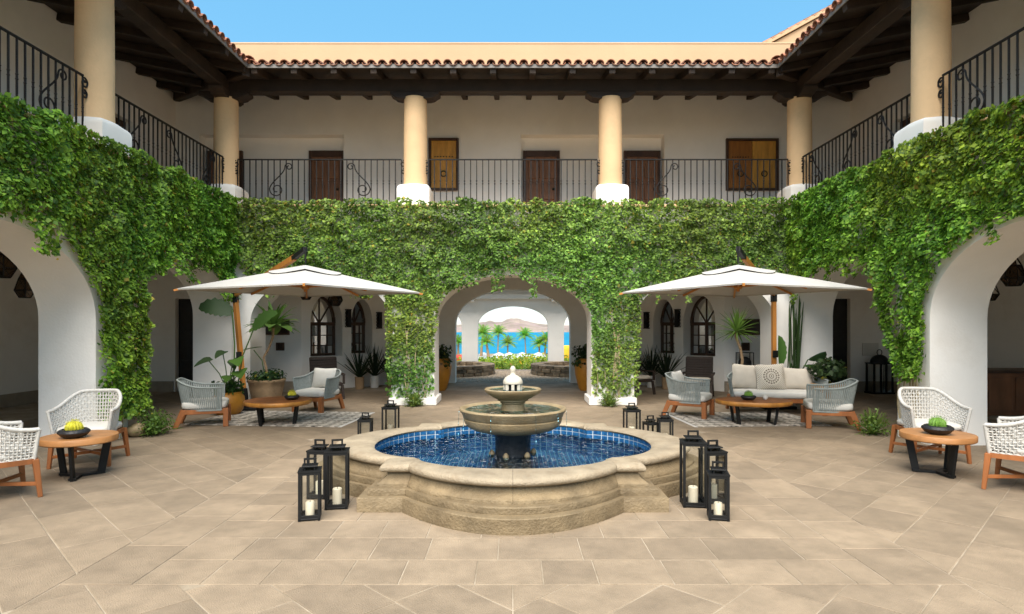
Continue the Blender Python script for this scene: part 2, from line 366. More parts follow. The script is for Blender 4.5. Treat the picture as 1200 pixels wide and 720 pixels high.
# diagonal field everywhere else
def diag(sgn):
    u = (sgn * .7071, .7071); w = (-sgn * .7071, .7071)   # rows run along u
    k = -40
    for k in range(-30, 50):
        a = random.uniform(0, .9) - 14
        while a < 22:
            L = random.uniform(.5, 1.05); q = [(a, k * .42), (a + L, k * .42), (a + L, (k + 1) * .42), (a, (k + 1) * .42)]
            q = [(u[0] * i + w[0] * j, u[1] * i + w[1] * j) for i, j in q]; a += L
            if max(p[1] for p in q) < 2.9 or min(p[1] for p in q) > 15.4: continue
            q = clip(q, -sgn, 0, 0); q = q and clip(q, 0, -1, -2.9); q = q and clip(q, sgn, 0, 8.5); q = q and clip(q, 0, 1, 15.4)
            if not q or len(q) < 3: continue
            for hp in ((( -sgn, 0, -BX),), ((sgn, 0, BX), (0, 1, Y0)), ((sgn, 0, BX), (0, -1, -Y1))):
                r = q
                for h in hp: r = clip(r, *h) if len(r) > 2 else []
                if len(r) > 2 and abs(area(r)) > .012: polys.append(r)
diag(1); diag(-1)
rest = MB(); nearp = []
for q in polys:
    r = inset(q, .0045)
    if len(r) < 3: continue
    c = (sum(p[0] for p in r) / len(r), sum(p[1] for p in r) / len(r)); vis = abs(c[0]) < c[1] * .9
    nearp.append((c[1] if vis else 99, c, r))
nearp.sort(key=lambda t: t[0])
def stone(mb, r, c, z):
    r2 = inset(r, .004)
    if len(r2) != len(r): r2 = [(c[0] + (x - c[0]) * .985, c[1] + (y - c[1]) * .985) for x, y in r]
    else:
        r0 = r if area(r) > 0 else r[::-1]; r = r0
        k = min(range(len(r2)), key=lambda i: (r2[i][0] - r[0][0]) ** 2 + (r2[i][1] - r[0][1]) ** 2); r2 = r2[k:] + r2[:k]
    n = len(r); tl = [(random.uniform(-.0015, .0015)) for _ in range(3)]
    zz = lambda x, y: z + tl[0] + tl[1] * (x - c[0]) + tl[2] * (y - c[1])
    i = mb.add([(x, y, -.03) for x, y in r] + [(x, y, zz(x, y) - .003) for x, y in r] + [(x, y, zz(x, y)) for x, y in r2])
    for k in range(n):
        a = (k + 1) % n; mb.f.append((i + k, i + a, i + n + a, i + n + k)); mb.f.append((i + n + k, i + n + a, i + 2 * n + a, i + 2 * n + k))
    mb.f.append(tuple(range(i + 2 * n, i + 3 * n)))
for k, (yy, c, r) in enumerate(nearp):
    if k < 290 and yy < 50:
        mb = MB(); stone(mb, [(x - c[0], y - c[1]) for x, y in r], (0, 0), 0); o = mb.build('paver', 'paver', pav); o.location = (c[0], c[1], 0)
    else: stone(rest, r, c, 0)
rest.build('paving_stones', 'paver', pav, kind='stuff')
# cobbled passage floor
pas = MB().box(-3.6, 3.6, 17.7, 23.4, -.055, -.012).build('path', 'mortar'); struct(pas)
cb = MB()
for i in range(52):
    for j in range(46):
        x = -3.5 + i * .137 + (j % 2) * .06 + random.uniform(-.02, .02); y = 18.15 + j * .113 + random.uniform(-.02, .02); r = random.uniform(.045, .062)
        cb.lathe([(r, -.03), (r * .92, -.004), (r * .5, .006)], 6, (x, y, 0), random.random())
cb.build('cobbles', 'cobble', pas, kind='stuff')
# ================================================================== the three wings
def frame(O, t, n): return lambda s, dd, z: (O[0] + t[0] * s + n[0] * dd, O[1] + t[1] * s + n[1] * dd, z)
FB = frame((0, YF), (1, 0), (0, 1)); FL = frame((-XF, 0), (0, 1), (-1, 0)); FR = frame((XF, 0), (0, 1), (1, 0))
def arch(xa, xb, sp, rise, sill=0., n=28, e=2.):
    c, h = (xa + xb) / 2, (xb - xa) / 2; return (xa, xb, sill, [(c - h * math.cos(PI * k / n), sp + rise * math.sin(PI * k / n) ** (2. / e)) for k in range(n + 1)])
def rect(xa, xb, z0, z1): return (xa, xb, z0, [(xa, z1), (xb, z1)])
def open_wall(mb, fr, s0, s1, z0, z1, ops, t):
    def q(a, b, c, dd): mb.face(a, b, c, dd)
    s = s0
    for (xa, xb, sill, top) in sorted(ops, key=lambda o: o[0]) + [(s1, s1, None, None)]:
        if xa - s > 1e-4:
            for dd in (0, t): q(fr(s, dd, z0), fr(xa, dd, z0), fr(xa, dd, z1), fr(s, dd, z1))
            q(fr(s, 0, z1), fr(xa, 0, z1), fr(xa, t, z1), fr(s, t, z1)); q(fr(s, 0, z0), fr(xa, 0, z0), fr(xa, t, z0), fr(s, t, z0))
        if sill is None: break
        q(fr(xa, 0, z1), fr(xb, 0, z1), fr(xb, t, z1), fr(xa, t, z1))
        for (a, za), (b, zb) in zip(top[:-1], top[1:]):
            for dd in (0, t): q(fr(a, dd, za), fr(b, dd, zb), fr(b, dd, z1), fr(a, dd, z1))
            q(fr(a, 0, za), fr(b, 0, zb), fr(b, t, zb), fr(a, t, za))
        for x, zt in (top[0], top[-1]): q(fr(x, 0, max(sill, z0)), fr(x, 0, zt), fr(x, t, zt), fr(x, t, max(sill, z0)))
        if sill > z0 + 1e-4:
            for dd in (0, t): q(fr(xa, dd, z0), fr(xb, dd, z0), fr(xb, dd, sill), fr(xa, dd, sill))
            q(fr(xa, 0, sill), fr(xb, 0, sill), fr(xb, t, sill), fr(xa, t, sill)); q(fr(xa, 0, z0), fr(xb, 0, z0), fr(xb, t, z0), fr(xa, t, z0))
        s = xb
    for x in (s0, s1): q(fr(x, 0, z0), fr(x, 0, z1), fr(x, t, z1), fr(x, t, z0))
def finish(mb, name, mat, parent, smooth=40, **k):
    me = mb.mesh(name, None, off=wloc(parent)); bm = bmesh.new(); bm.from_mesh(me); bmesh.ops.remove_doubles(bm, verts=bm.verts, dist=1e-4); bmesh.ops.recalc_face_normals(bm, faces=bm.faces)
    bm.to_mesh(me); bm.free(); me.shade_smooth(); me.set_sharp_from_angle(angle=R(smooth)); me.materials.append(M[mat]); return link(name, me, parent, **k)
back = thing('arcade_wing', 'white arcaded wing at the far end with three arches, peach parapet and tiled eave', 'building', (0, YF, 0))
left = thing('arcade_wing', 'white arcaded wing along the left side with ivy on its pier', 'building', (-XF, 9, 0))
right = thing('arcade_wing', 'white arcaded wing along the right side, with a brown counter inside its arch', 'building', (XF, 9, 0))
ZF = 4.10; ZU = 4.16; YU, XU = 15.49, 8.5
CARCH = arch(-1.63, 1.63, 1.72, .99, e=2.2)
LARCH = arch(-5.45, -2.52, 1.7, 1.0); RARCH = arch(2.52, 5.45, 1.7, 1.0)
NARCH = arch(5.03, 8.47, 1.75, 1.1); FARCH = arch(9.18, 12.56, 1.85, .98)
w = MB(); open_wall(w, FB, -XF, XF, 0, ZF, [LARCH, CARCH, RARCH], TW); finish(w, 'arcade_wall', 'stucco', back)
for fr, p in ((FL, left), (FR, right)):
    w = MB(); open_wall(w, fr, 2.4, YF + TW, 0, ZF, [NARCH, FARCH], TW); finish(w, 'arcade_wall', 'stucco', p)
# pier plinths on the courtyard side of the back wing
for xa, xb in ((-2.52, -1.63), (1.63, 2.52)):
    MB().box(xa - .05, xb + .05, YF - .05, YF + TW + .05, 0, .16).build('plinth', 'stucco', back, world=True, bevel=.015)
# floors, ledges, ceilings
MB().box(-XF + .06, XF - .06, YF - .06, 15.8, ZF + .002, ZU).build('ledge', 'peach', back, world=True, bevel=.012)
MB().box(-XF + .002, XF - .002, YF + TW + .003, 18.1, 3.3, ZF).build('ceiling', 'ceiling', back, world=True)
for sg, p in ((-1, left), (1, right)):
    a, b = sorted((sg * (XF - .06), sg * (XU + .3))); MB().box(a, b, 2.4, 15.8, ZF + .002, ZU).build('ledge', 'peach', p, world=True, bevel=.012)
    a, b = sorted((sg * (XF + TW + .003), sg * 10.6)); MB().box(a, b, 2.4, 15.75, 3.3, ZF).build('ceiling', 'ceiling', p, world=True)
# lower inner walls: outer corridor wall, frontal wall with picture, diagonal niche wall
for sg, p in ((-1, left), (1, right)):
    a, b = sorted((sg * 10.3, sg * 10.6)); MB().box(a, b, 2.4, 15.7, 0, 3.3).build('corridor_wall', 'stucco', p, world=True)
    fr = frame((0, 15.4), (sg, 0), (0, 1)); w = MB(); open_wall(w, fr, 5.3, 10.3, 0, 3.3, [rect(7.55, 8.46, 0, 2.33)], .35); finish(w, 'corridor_wall', 'stucco', p)
    k = MB()
    for xa, xb in ((5.3, 7.5), (8.5, 10.26)):
        q = sorted((sg * xa, sg * xb)); k.box(q[0], q[1], 15.36, 15.399, 0, .26)
    q = sorted((sg * 10.26, sg * 10.299)); k.box(q[0], q[1], 2.6, 15.34, 0, .26); k.build('skirting', 'skirting', p, world=True)
    dr = MB().box(*sorted((sg * 7.55, sg * 8.46)), 15.55, 15.6, 0, 2.33).build('door', 'black_door', p, world=True)
    for k in range(2):
        for j in range(3): x0 = 7.62 + k * .44; MB().box(*sorted((sg * x0, sg * (x0 + .34))), 15.53, 15.549, .18 + j * .72, .78 + j * .72).build('panel', 'black_door', dr, world=True)
    MB().ball((sg * 7.98, 15.50, 1.05), .03).build('handle', 'gutter', dr, world=True, smooth=180)
    t = (-sg * .7071, .7071); n = (sg * .7071, .7071); fr = frame((sg * 5.3, 15.4), t, n)
    n1 = arch(.24, 1.14, 1.72, .72, .86); n2 = arch(1.40, 2.05, 1.72, .64, .90)
    w = MB(); open_wall(w, fr, 0, 3.4, 0, 3.3, [n1, n2], .42); finish(w, 'niche_wall', 'stucco', back)
    for (xa, xb, sill, top) in (n1, n2):      # arched windows at the back of the niches
        cx = (xa + xb) / 2; hw = (xb - xa) / 2
        wn = MB()
        for (a, za), (b, zb) in zip(top[:-1], top[1:]): wn.beam(fr(a, .40, za), fr(b, .40, zb), .06, .12)
        for x in (xa + .03, xb - .03): wn.beam(fr(x, .40, sill), fr(x, .40, 1.72), .07, .06)
        wn.beam(fr(xa, .40, sill + .03), fr(xb, .40, sill + .03), .06, .07); wn.beam(fr(xa, .40, 1.70), fr(xb, .40, 1.70), .06, .09); wn.beam(fr(cx, .40, sill), fr(cx, .40, 1.72), .06, .07)
        wo = wn.build('window', 'door_frame', back, world=True)
        ml = MB()
        for x in (cx - hw * .5, cx + hw * .5): ml.beam(fr(x, .40, sill), fr(x, .40, 1.72), .03, .025)
        for z in (sill + .27, sill + .54): ml.beam(fr(xa, .40, z), fr(xb, .40, z), .03, .025)
        for a in (45, 90, 135): ml.beam(fr(cx, .40, 1.72), fr(cx + hw * .95 * math.cos(R(a)), .40, 1.72 + .68 * math.sin(R(a))), .03, .025)
        ml.build('mullion', 'door_frame', wo, world=True)
        zz = [sill + .05, sill + .27, sill + .54, 1.68]; xx = [xa + .05, cx - hw * .5, cx - .0, cx + hw * .5, xb - .05]
        for i in range(4):
            for j in range(3): m = MB(); m.face(fr(xx[i], .412, zz[j]), fr(xx[i + 1], .412, zz[j]), fr(xx[i + 1], .412, zz[j + 1]), fr(xx[i], .412, zz[j + 1])); m.build('pane', 'pane_glass', wo, world=True)
        m = MB(); m.face(*[fr(a, .412, z) for a, z in top]); m.build('fanlight', 'pane_glass', wo, world=True)
    rm = MB(); rm.face(fr(-.2, 1.3, 0), fr(3.4, 1.3, 0), fr(3.4, 1.3, 3.3), fr(-.2, 1.3, 3.3)); rm.build('room_wall', 'stucco', back, world=True)
    # pierced iron wall lamps between the niches
    for s_, z0, z1 in ((1.27, 1.62, 2.08), (2.22, 1.58, 2.02)):
        lm = thing('wall_lamp', '', 'wall lamp', (0, 0, 0), 0, 'pierced iron lamps on the niche walls')
        lm['label'] = ('pierced black iron wall lamp ' + ('between the two arched niches' if s_ < 2 else 'beside the farther arched niche') + (' left' if sg < 0 else ' right') + ' of the passage')
        c = fr(s_, -.06, (z0 + z1) / 2); lm.location = c; lm.rotation_euler = (0, 0, -sg * R(-45)); h = (z1 - z0) / 2
        f = MB()
        for x in (-.075, .075): f.box(x - .008, x + .008, -.05, .05, -h, h)
        for z in (-h, h): f.box(-.083, .083, -.06, .06, z - .01, z + .01)
        f.build('frame', 'iron', lm); g2 = MB()
        for k in range(5):
            z = -h + (k + .5) * 2 * h / 5
            for s2 in (-1, 1): g2.beam((-.07, -.05, z - s2 * h / 5), (.07, -.05, z + s2 * h / 5), .006, .014)
            g2.ball((0, -.05, z), .028, 8, 4, (1, .3, 1))
        g2.build('lattice', 'iron', lm); MB().box(-.06, .06, -.035, .03, -h + .02, h - .02).build('shade', 'amber_glass', lm)
# passage: second wall with arch, hall, third wall to the garden
fr = frame((0, 17.7), (1, 0), (0, 1)); w = MB(); open_wall(w, fr, -3.0, 3.0, 0, 3.3, [arch(-1.66, 1.66, 1.65, 1.05, e=2.2)], .4); finish(w, 'passage_wall', 'stucco', back)
fr = frame((0, 22.6), (1, 0), (0, 1)); w = MB()
open_wall(w, fr, -3.9, 3.9, 0, 3.0, [arch(-1.29, 1.30, 1.62, .75, e=2.3), arch(-2.75, -1.88, 1.6, .52), arch(1.88, 2.75, 1.6, .52)], .35); finish(w, 'passage_wall', 'stucco', back)
for sg in (-1, 1): w = MB(); open_wall(w, frame((sg * 3.6, 0), (0, 1), (sg, 0)), 18.1, 22.6, 0, 3.0, [arch(18.6, 22.1, 1.5, 1.1)], .3); finish(w, 'passage_wall', 'stucco', back)  # unseen side arches, added to let light into the hall
MB().box(-3.9, 3.9, 18.1, 18.8, 3.0, 3.3).build('ceiling', 'ceiling', back, world=True); MB().box(-3.9, 3.9, 21.8, 22.95, 3.0, 3.3).build('ceiling', 'ceiling', back, world=True)  # gap between the two ceilings added as a light well to brighten the hall
MB().box(-3.59, 3.59, 22.36, 22.597, 2.63, 2.80).build('lintel', 'stucco', back, world=True, bevel=.01)
for sg in (-1, 1):
    MB().box(*sorted((sg * 1.40, sg * 1.76)), 22.2, 22.595, 2.52, 2.626).build('corbel', 'stucco', back, world=True, bevel=.02)
# upper walls with door recesses
fr = frame((0, YU), (1, 0), (0, 1)); w = MB()
REC = [rect(-7.9, -4.27, ZU, 6.47), rect(.2, 3.82, ZU, 6.47)]
open_wall(w, fr, -XU, XU, ZU, 7.485, REC, .3); finish(w, 'upper_wall', 'stucco_upper', back)
MB().box(-XU, XU, YU + .302, YU + .5, ZU, 7.485).build('upper_wall', 'stucco_upper', back, world=True)
for sg, p in ((-1, left), (1, right)):
    fr = frame((sg * XU, 0), (0, 1), (sg, 0)); w = MB(); open_wall(w, fr, 2.4, YU, ZU, 7.485, [rect(12.6, 13.75, ZU, 6.2)], .3); finish(w, 'upper_wall', 'stucco_upper', p)
    dr = MB().box(*sorted((sg * (XU + .16), sg * (XU + .22))), 12.6, 13.75, ZU, 6.2).build('door', 'door_frame', p, world=True)
    for k in range(14): z = 4.35 + k * .125; MB().box(*sorted((sg * (XU + .12), sg * (XU + .155))), 12.68, 13.67, z, z + .06).build('slat', 'black_door', dr, world=True)
def panel_door(x0, x1, lab):
    y = YU + .30; z1 = 6.13; dr = MB().box(x0 + .07, x1 - .07, y - .06, y - .02, ZU, z1 - .16).build('door', 'door_wood', back, world=True, label=lab)
    f = MB(); f.box(x0, x0 + .07, y - .09, y - .004, ZU, z1); f.box(x1 - .07, x1, y - .09, y - .004, ZU, z1); f.box(x0 + .072, x1 - .072, y - .09, y - .004, z1 - .16, z1); f.build('frame', 'door_frame', dr, world=True, bevel=.006)
    wd = x1 - x0 - .14
    for j, (za, zb) in enumerate(((ZU + .12, ZU + .62), (ZU + .72, ZU + 1.15), (ZU + 1.25, z1 - .26))):
        for k in range(2): xa = x0 + .07 + .06 + k * (wd / 2 - .01); MB().box(xa, xa + wd / 2 - .11, y - .085, y - .061, za, zb).build('panel', 'door_wood', dr, world=True, bevel=.012)
    MB().ball((x1 - .16, y - .10, ZU + .98), .035).build('handle', 'iron', dr, world=True, smooth=180)
for x0, x1 in ((-7.84, -6.92), (-5.22, -4.32), (.26, 1.2), (2.84, 3.78)): panel_door(x0, x1, 'dark brown panelled wooden door behind the railing')
def shutter(x0, x1, z0, z1, n, mats):
    y = YU; f = MB(); t = .06
    f.box(x0, x0 + t, y - .07, y - .003, z0, z1); f.box(x1 - t, x1, y - .07, y - .003, z0, z1); f.box(x0 + t + .001, x1 - t - .001, y - .07, y - .003, z0, z0 + t); f.box(x0 + t + .001, x1 - t - .001, y - .07, y - .003, z1 - t, z1)
    o = f.build('window', 'door_frame', back, world=True, bevel=.006); w_ = (x1 - x0 - 2 * t) / n
    for k in range(n):
        lf = MB().box(x0 + t + k * w_ + .006, x0 + t + (k + 1) * w_ - .006, y - .045, y - .004, z0 + t + .004, z1 - t - .004).build('shutter', mats[k], o, world=True, bevel=.006)
        pts = [(x0 + t + (k + .5) * w_ + .07 * math.cos(a), y - .06, z0 + .42 + .07 * math.sin(a)) for a in np.linspace(0, 2 * PI, 13)[:-1]]
        st = MB()
        for q in range(7): st.ball((x0 + t + .1 + (w_ - .2) * q / 6, y - .05, z1 - .47), .018, 6, 4)
        st.tube(pts, .014, 5, True).build('ring_pull', 'iron', o, world=True); 
shutter(-2.12, -1.36, 5.05, 6.37, 1, ['shutter_gold'])
shutter(5.36, 6.68, 5.05, 6.36, 2, ['shutter_rust', 'shutter_gold'])
# roof: rafters, deck, beams
EX, EY, EZ, SL = 5.32, 12.31, 6.71, .20
zr = lambda dist: EZ + SL * dist
for i in range(14):
    x = -5.2 + i * .8; MB().beam((x, EY + .02, zr(.02) + .07), (x, YU, zr(YU - EY) + .07), .13, .14).build('rafter', 'dark_wood', back, world=True, bevel=.008)
for sg in (-1, 1):
    for i in range(3): x = sg * (5.95 + i * .8); MB().beam((x, EY + (abs(x) - EX) + .1, zr(abs(x) - EX + .1) + .07), (x, YU, zr(YU - EY) + .07), .13, .14).build('rafter', 'dark_wood', back, world=True, bevel=.008)
for sg, p in ((-1, left), (1, right)):
    for i in range(16):
        y = 2.7 + i * .8; x0 = EX + .02 if y < EY else EX + (y - EY) + .1
        MB().beam((sg * x0, y, zr(x0 - EX) + .07), (sg * XU, y, zr(XU - EX) + .07), .13, .14).build('rafter', 'dark_wood', p, world=True, bevel=.008)
    MB().beam((sg * 5.36, EY + .04, EZ + .05), (sg * XU, YU, zr(XU - EX) + .05), .16, .18).build('valley_rafter', 'dark_wood', p, world=True, bevel=.01)
m = MB(); m.prism([(-EX, EY), (EX, EY), (XU, YU), (-XU, YU)], .142, .17, lambda x, y: zr(y - EY)); m.build('roof_deck', 'dark_wood', back, world=True)
for sg, p in ((-1, left), (1, right)):
    m = MB(); m.prism([(sg * EX, 2.4), (sg * EX, EY), (sg * XU, YU), (sg * XU, 2.4)], .142, .17, lambda x, y: zr(abs(x) - EX)); m.build('roof_deck', 'dark_wood', p, world=True)
MB().box(-EX, EX, EY - .025, EY - .002, EZ + .10, EZ + .175).build('gutter', 'gutter', back, world=True)
for sg, p in ((-1, left), (1, right)): MB().box(*sorted((sg * (EX - .025), sg * (EX - .002))), 2.4, EY - .03, EZ + .10, EZ + .175).build('gutter', 'gutter', p, world=True)
MB().box(-6.3, 6.3, 12.97, 13.23, 6.60, 6.86).build('beam', 'dark_wood', back, world=True, bevel=.012)
for sg, p in ((-1, left), (1, right)): MB().box(*sorted((sg * 5.98, sg * 6.24)), 2.4, 12.965, 6.60, 6.86).build('beam', 'dark_wood', p, world=True, bevel=.012)
# tiles: half-round covers along the eave are single pieces, the field behind is one sheet of tiles
def halfround(mb, p, q, r0, r1, n=7, th=.016):
    p = Vector(p); q = Vector(q); dd = (q - p).normalized(); sd = dd.cross(Vector((0, 0, 1))).normalized(); u = sd.cross(dd); i0 = len(mb.v)
    for (c, r) in ((p, r0), (q, r1)):
        for rr in (r, r - th):
            for k in range(n + 1): a = PI * k / n; mb.v.append(tuple(c + sd * rr * math.cos(a) + u * rr * .85 * math.sin(a)))
    m_ = n + 1
    for k in range(n):
        mb.f.append((i0 + k, i0 + k + 1, i0 + 2 * m_ + k + 1, i0 + 2 * m_ + k)); mb.f.append((i0 + m_ + k + 1, i0 + m_ + k, i0 + 3 * m_ + k, i0 + 3 * m_ + k + 1))
        mb.f.append((i0 + k + 1, i0 + k, i0 + m_ + k, i0 + m_ + k + 1))
NT = 49; pitch = 2 * EX / NT; cover = MB(); halfround(cover, (0, -.07, .175), (0, .40, .175 + SL * .47 + .012), .088, .072); me_cover = cover.mesh('tile', 'tile', smooth=50)
pan = MB(); halfround(pan, (0, -.05, -.155), (0, .40, -.155 + SL * .45), .085, .075); 
for v in range(len(pan.v)): x, y, z = pan.v[v]; pan.v[v] = (x, y, .355 - .0 - (z + .155 - SL * (y + .05)) * .8 + SL * (y + .05) - .155)
me_pan = pan.mesh('tile', 'tile', smooth=50)
def tile_row(p, origin, rz, n):
    o = wloc(p)
    for i in range(n):
        for me, dx in ((me_cover, 0), (me_pan, pitch / 2)):
            if me is me_pan and i == n - 1: continue
            a = (i + .5) * pitch + dx; x = origin[0] + math.cos(rz) * a; y = origin[1] + math.sin(rz) * a
            t = link('tile', me, p, (x - o[0], y - o[1], EZ - o[2] + random.uniform(-.005, .005)), rz + random.uniform(-.03, .03))
tile_row(back, (-EX, EY), 0, NT)
tile_row(right, (EX, EY), -PI / 2, 44)
tile_row(left, (-EX, EY - 44 * pitch), PI / 2, 44)
def tile_field(p, corners):   # corrugated tile courses beyond the first row
    m = MB(); O, U, n, depth, grow = corners
    for i in range(n):
        a = (i + .5) * pitch; c0 = Vector((O[0] + U[0] * a, O[1] + U[1] * a, EZ)); vdir = Vector((-U[1], U[0], 0))
        for k in range(1, 8):
            s0, s1 = .36 * k, .36 * k + .42
            halfround(m, c0 + vdir * s0 + Vector((0, 0, .185 + SL * s0)), c0 + vdir * s1 + Vector((0, 0, .175 + SL * s1)), .088, .074, 5)
    m.build('tile_field', 'tile', p, world=True, kind='stuff', smooth=50)
tile_field(back, ((-EX, EY), (1, 0), NT, 0, 0)); tile_field(right, ((EX, EY), (0, -1), 44, 0, 0)); tile_field(left, ((-EX, EY - 44 * pitch), (0, 1), 44, 0, 0))
for sg, p in ((-1, left), (1, right)):
    for k in range(8):
        a, b = k * .38, k * .38 + .46; m = MB(); halfround(m, (sg * (EX - .08 + a), EY - .08 + a, EZ + .22 + SL * a), (sg * (EX - .08 + b), EY - .08 + b, EZ + .205 + SL * b), .12, .10); m.build('valley_tile', 'tile', p, world=True, smooth=50)
# parapet and gable
MB().box(-XU, XU, YU + .003, YU + .30, 7.49, 8.75).build('parapet', 'parapet', back, world=True)
MB().box(-XU - .05, XU + .05, YU - .004, YU + .34, 8.752, 8.80).build('parapet_cap', 'parapet', back, world=True, bevel=.01)
for sg, p in ((-1, left), (1, right)): MB().box(*sorted((sg * (XU + .003), sg * (XU + .3))), 2.4, YU, 7.49, 8.7).build('parapet', 'parapet', p, world=True)
gb = MB(); gp = [(5.6, 7.3), (13.5, 7.3), (13.5, 11.0), (10.3, 11.0), (5.6, 8.42)]
i = gb.add([(x, 16.2, z) for x, z in gp] + [(x, 16.8, z) for x, z in gp]); n = len(gp); gb.f += [tuple(range(i, i + n)), tuple(range(i + n, i + 2 * n))[::-1]] + [(i + k, i + (k + 1) % n, i + n + (k + 1) % n, i + n + k) for k in range(n)]
gb.build('gable', 'parapet', right, world=True)
MB().beam((5.45, 16.5, 8.42), (10.3, 16.5, 11.07), .75, .09).build('gable_coping', 'parapet', right, world=True)
for k in range(22): a = k / 22; b = a + 1.25 / 22; m = MB(); halfround(m, (5.5 + 4.8 * a, 16.2, 8.47 + 2.62 * a), (5.5 + 4.8 * b, 16.2, 8.47 + 2.62 * b), .08, .07); m.build('gable_tile', 'tile', right, world=True, smooth=50)
# columns
sh = MB(); sh.lathe([(.252, 4.60), (.25, 5.0), (.247, 5.8), (.240, 6.48)], 40); me_sh = sh.mesh('shaft', 'peach', smooth=40)
def ped_mesh():
    m = MB(); n = 40; P = []
    for z, k in ((4.16, 0), (4.51, 0), (4.55, .07), (4.585, .25), (4.61, .6), (4.622, 1)):
        row = []
        for j in range(n):
            a = 2 * PI * j / n; c, s_ = math.cos(a), math.sin(a); rsq = .335 / max(abs(c), abs(s_)); r = rsq * (1 - k) + .265 * k; row.append((r * c, r * s_, z))
        P.append(row)
    i0 = 0
    for row in P: m.v.extend(row)
    for a in range(len(P) - 1):
        for j in range(n): m.f.append((a * n + j, a * n + (j + 1) % n, (a + 1) * n + (j + 1) % n, (a + 1) * n + j))
    m.f.append(tuple(range(n))[::-1]); m.f.append(tuple((len(P) - 1) * n + j for j in range(n))); return m.mesh('pedestal', 'white_base', smooth=35)
me_pd = ped_mesh()
def corbel(alongx):
    m = MB(); pr = [(-.52, 6.60), (-.52, 6.545), (-.44, 6.50), (-.40, 6.465), (-.31, 6.445), (.31, 6.445), (.40, 6.465), (.44, 6.50), (.52, 6.545), (.52, 6.60)]; n = len(pr)
    f = (lambda a, b, z: (a, b, z)) if alongx else (lambda a, b, z: (b, a, z))
    i = m.add([f(a, -.15, z) for a, z in pr] + [f(a, .15, z) for a, z in pr]); m.f += [tuple(range(n)), tuple(range(n, 2 * n))[::-1]] + [(k, (k + 1) % n, n + (k + 1) % n, n + k) for k in range(n)]
    return m
me_cx, me_cy = corbel(True).mesh('capital', 'dark_wood', bevel=.01), corbel(False).mesh('capital', 'dark_wood', bevel=.01)
def column(p, x, y, caps):
    o = wloc(p); c = link('column', me_sh, p, (x - o[0], y - o[1], -o[2])); link('pedestal', me_pd, c, (0, 0, 0))
    for me in caps: link('capital', me, c, (0, 0, 0 if me is me_cx or len(caps) == 1 else -.004))
for x in (-2.075, 2.075): column(back, x, 13.1, [me_cx])
for sg, p in ((-1, left), (1, right)):
    column(p, sg * 6.11, 13.1, [me_cx, me_cy])
    for y in (8.98, 4.86): column(p, sg * 6.11, y, [me_cy])
# ================================================================== railings
bal = MB(); bal.box(-.0095, .0095, -.0095, .0095, .02, 1.0)
for z in (.50, .56): bal.lathe([(.009, z - .02), (.019, z), (.009, z + .02)], 6)
me_bal = bal.mesh('baluster', 'iron')
def spiral(cx, cz, r0, turns, a0, sgn, n=22): return [(cx + r0 * (1 - .72 * k / n) * math.cos(a0 + sgn * 2 * PI * turns * k / n), cz + r0 * (1 - .72 * k / n) * math.sin(a0 + sgn * 2 * PI * turns * k / n)) for k in range(n + 1)]
def smooth_(q): return q * q * (3 - 2 * q)
def railing(O, U, L, label, nsc):
    t = thing('railing', label, 'railing', (O[0], O[1], ZU), math.atan2(U[1], U[0]), 'wrought iron balcony railings')
    MB().box(0, L, -.022, .022, 1.0, 1.022).build('top_rail', 'iron', t, bevel=.004); MB().box(0, L, -.012, .012, .05, .068).build('bottom_rail', 'iron', t)
    n = round(L / .128)
    for i in range(n + 1): link('baluster', me_bal, t, (L * i / n, 0, 0))
    for e, sg in ((0, 1), (L, -1)):
        for cz, r in ((.92, .075), (.76, .06)):
            sp = spiral(-sg * .035, cz, r, 1.2, PI / 2, sg); MB().tube([(e + a, 0, b) for a, b in sp], .014, 5).build('end_scroll', 'iron', t)
    for k in range(nsc):
        c = L * (k + .5) / nsc; h = 1 if k % 2 else -1
        pts = [(c + h * a, .013, b) for a, b in spiral(-.21, .86, .085, 1.25, 0, 1)][::-1]
        s_ = [(c + h * (-.125 + .325 * smooth_(q)), .013, .86 - .48 * q) for q in np.linspace(.04, .97, 14)]
        e_ = [(c + h * a, .013, b) for a, b in spiral(.05, .38, .15, 1.3, 0, -1)]
        MB().tube(pts + s_ + e_, .0125, 5).build('scroll', 'iron', t)
railing((-5.83, 13.02), (1, 0), 3.47, 'straight iron balcony railing between the corner column and the next on the left', 2)
railing((-1.79, 13.02), (1, 0), 3.58, 'straight iron balcony railing over the central arch between two middle columns', 0)
railing((2.36, 13.02), (1, 0), 3.47, 'straight iron balcony railing on the right, before the double golden shutters', 2)
railing((-6.05, 9.3), (0, 1), 3.5, 'receding iron railing on the left balcony between two columns', 3)
railing((-6.05, 5.2), (0, 1), 3.44, 'nearest iron railing on the left balcony, cut by the left picture edge', 3)
railing((6.05, 9.3), (0, 1), 3.5, 'receding iron railing on the right balcony between two columns', 3)
railing((6.05, 5.2), (0, 1), 3.44, 'nearest iron railing on the right balcony, cut by the right picture edge', 3)
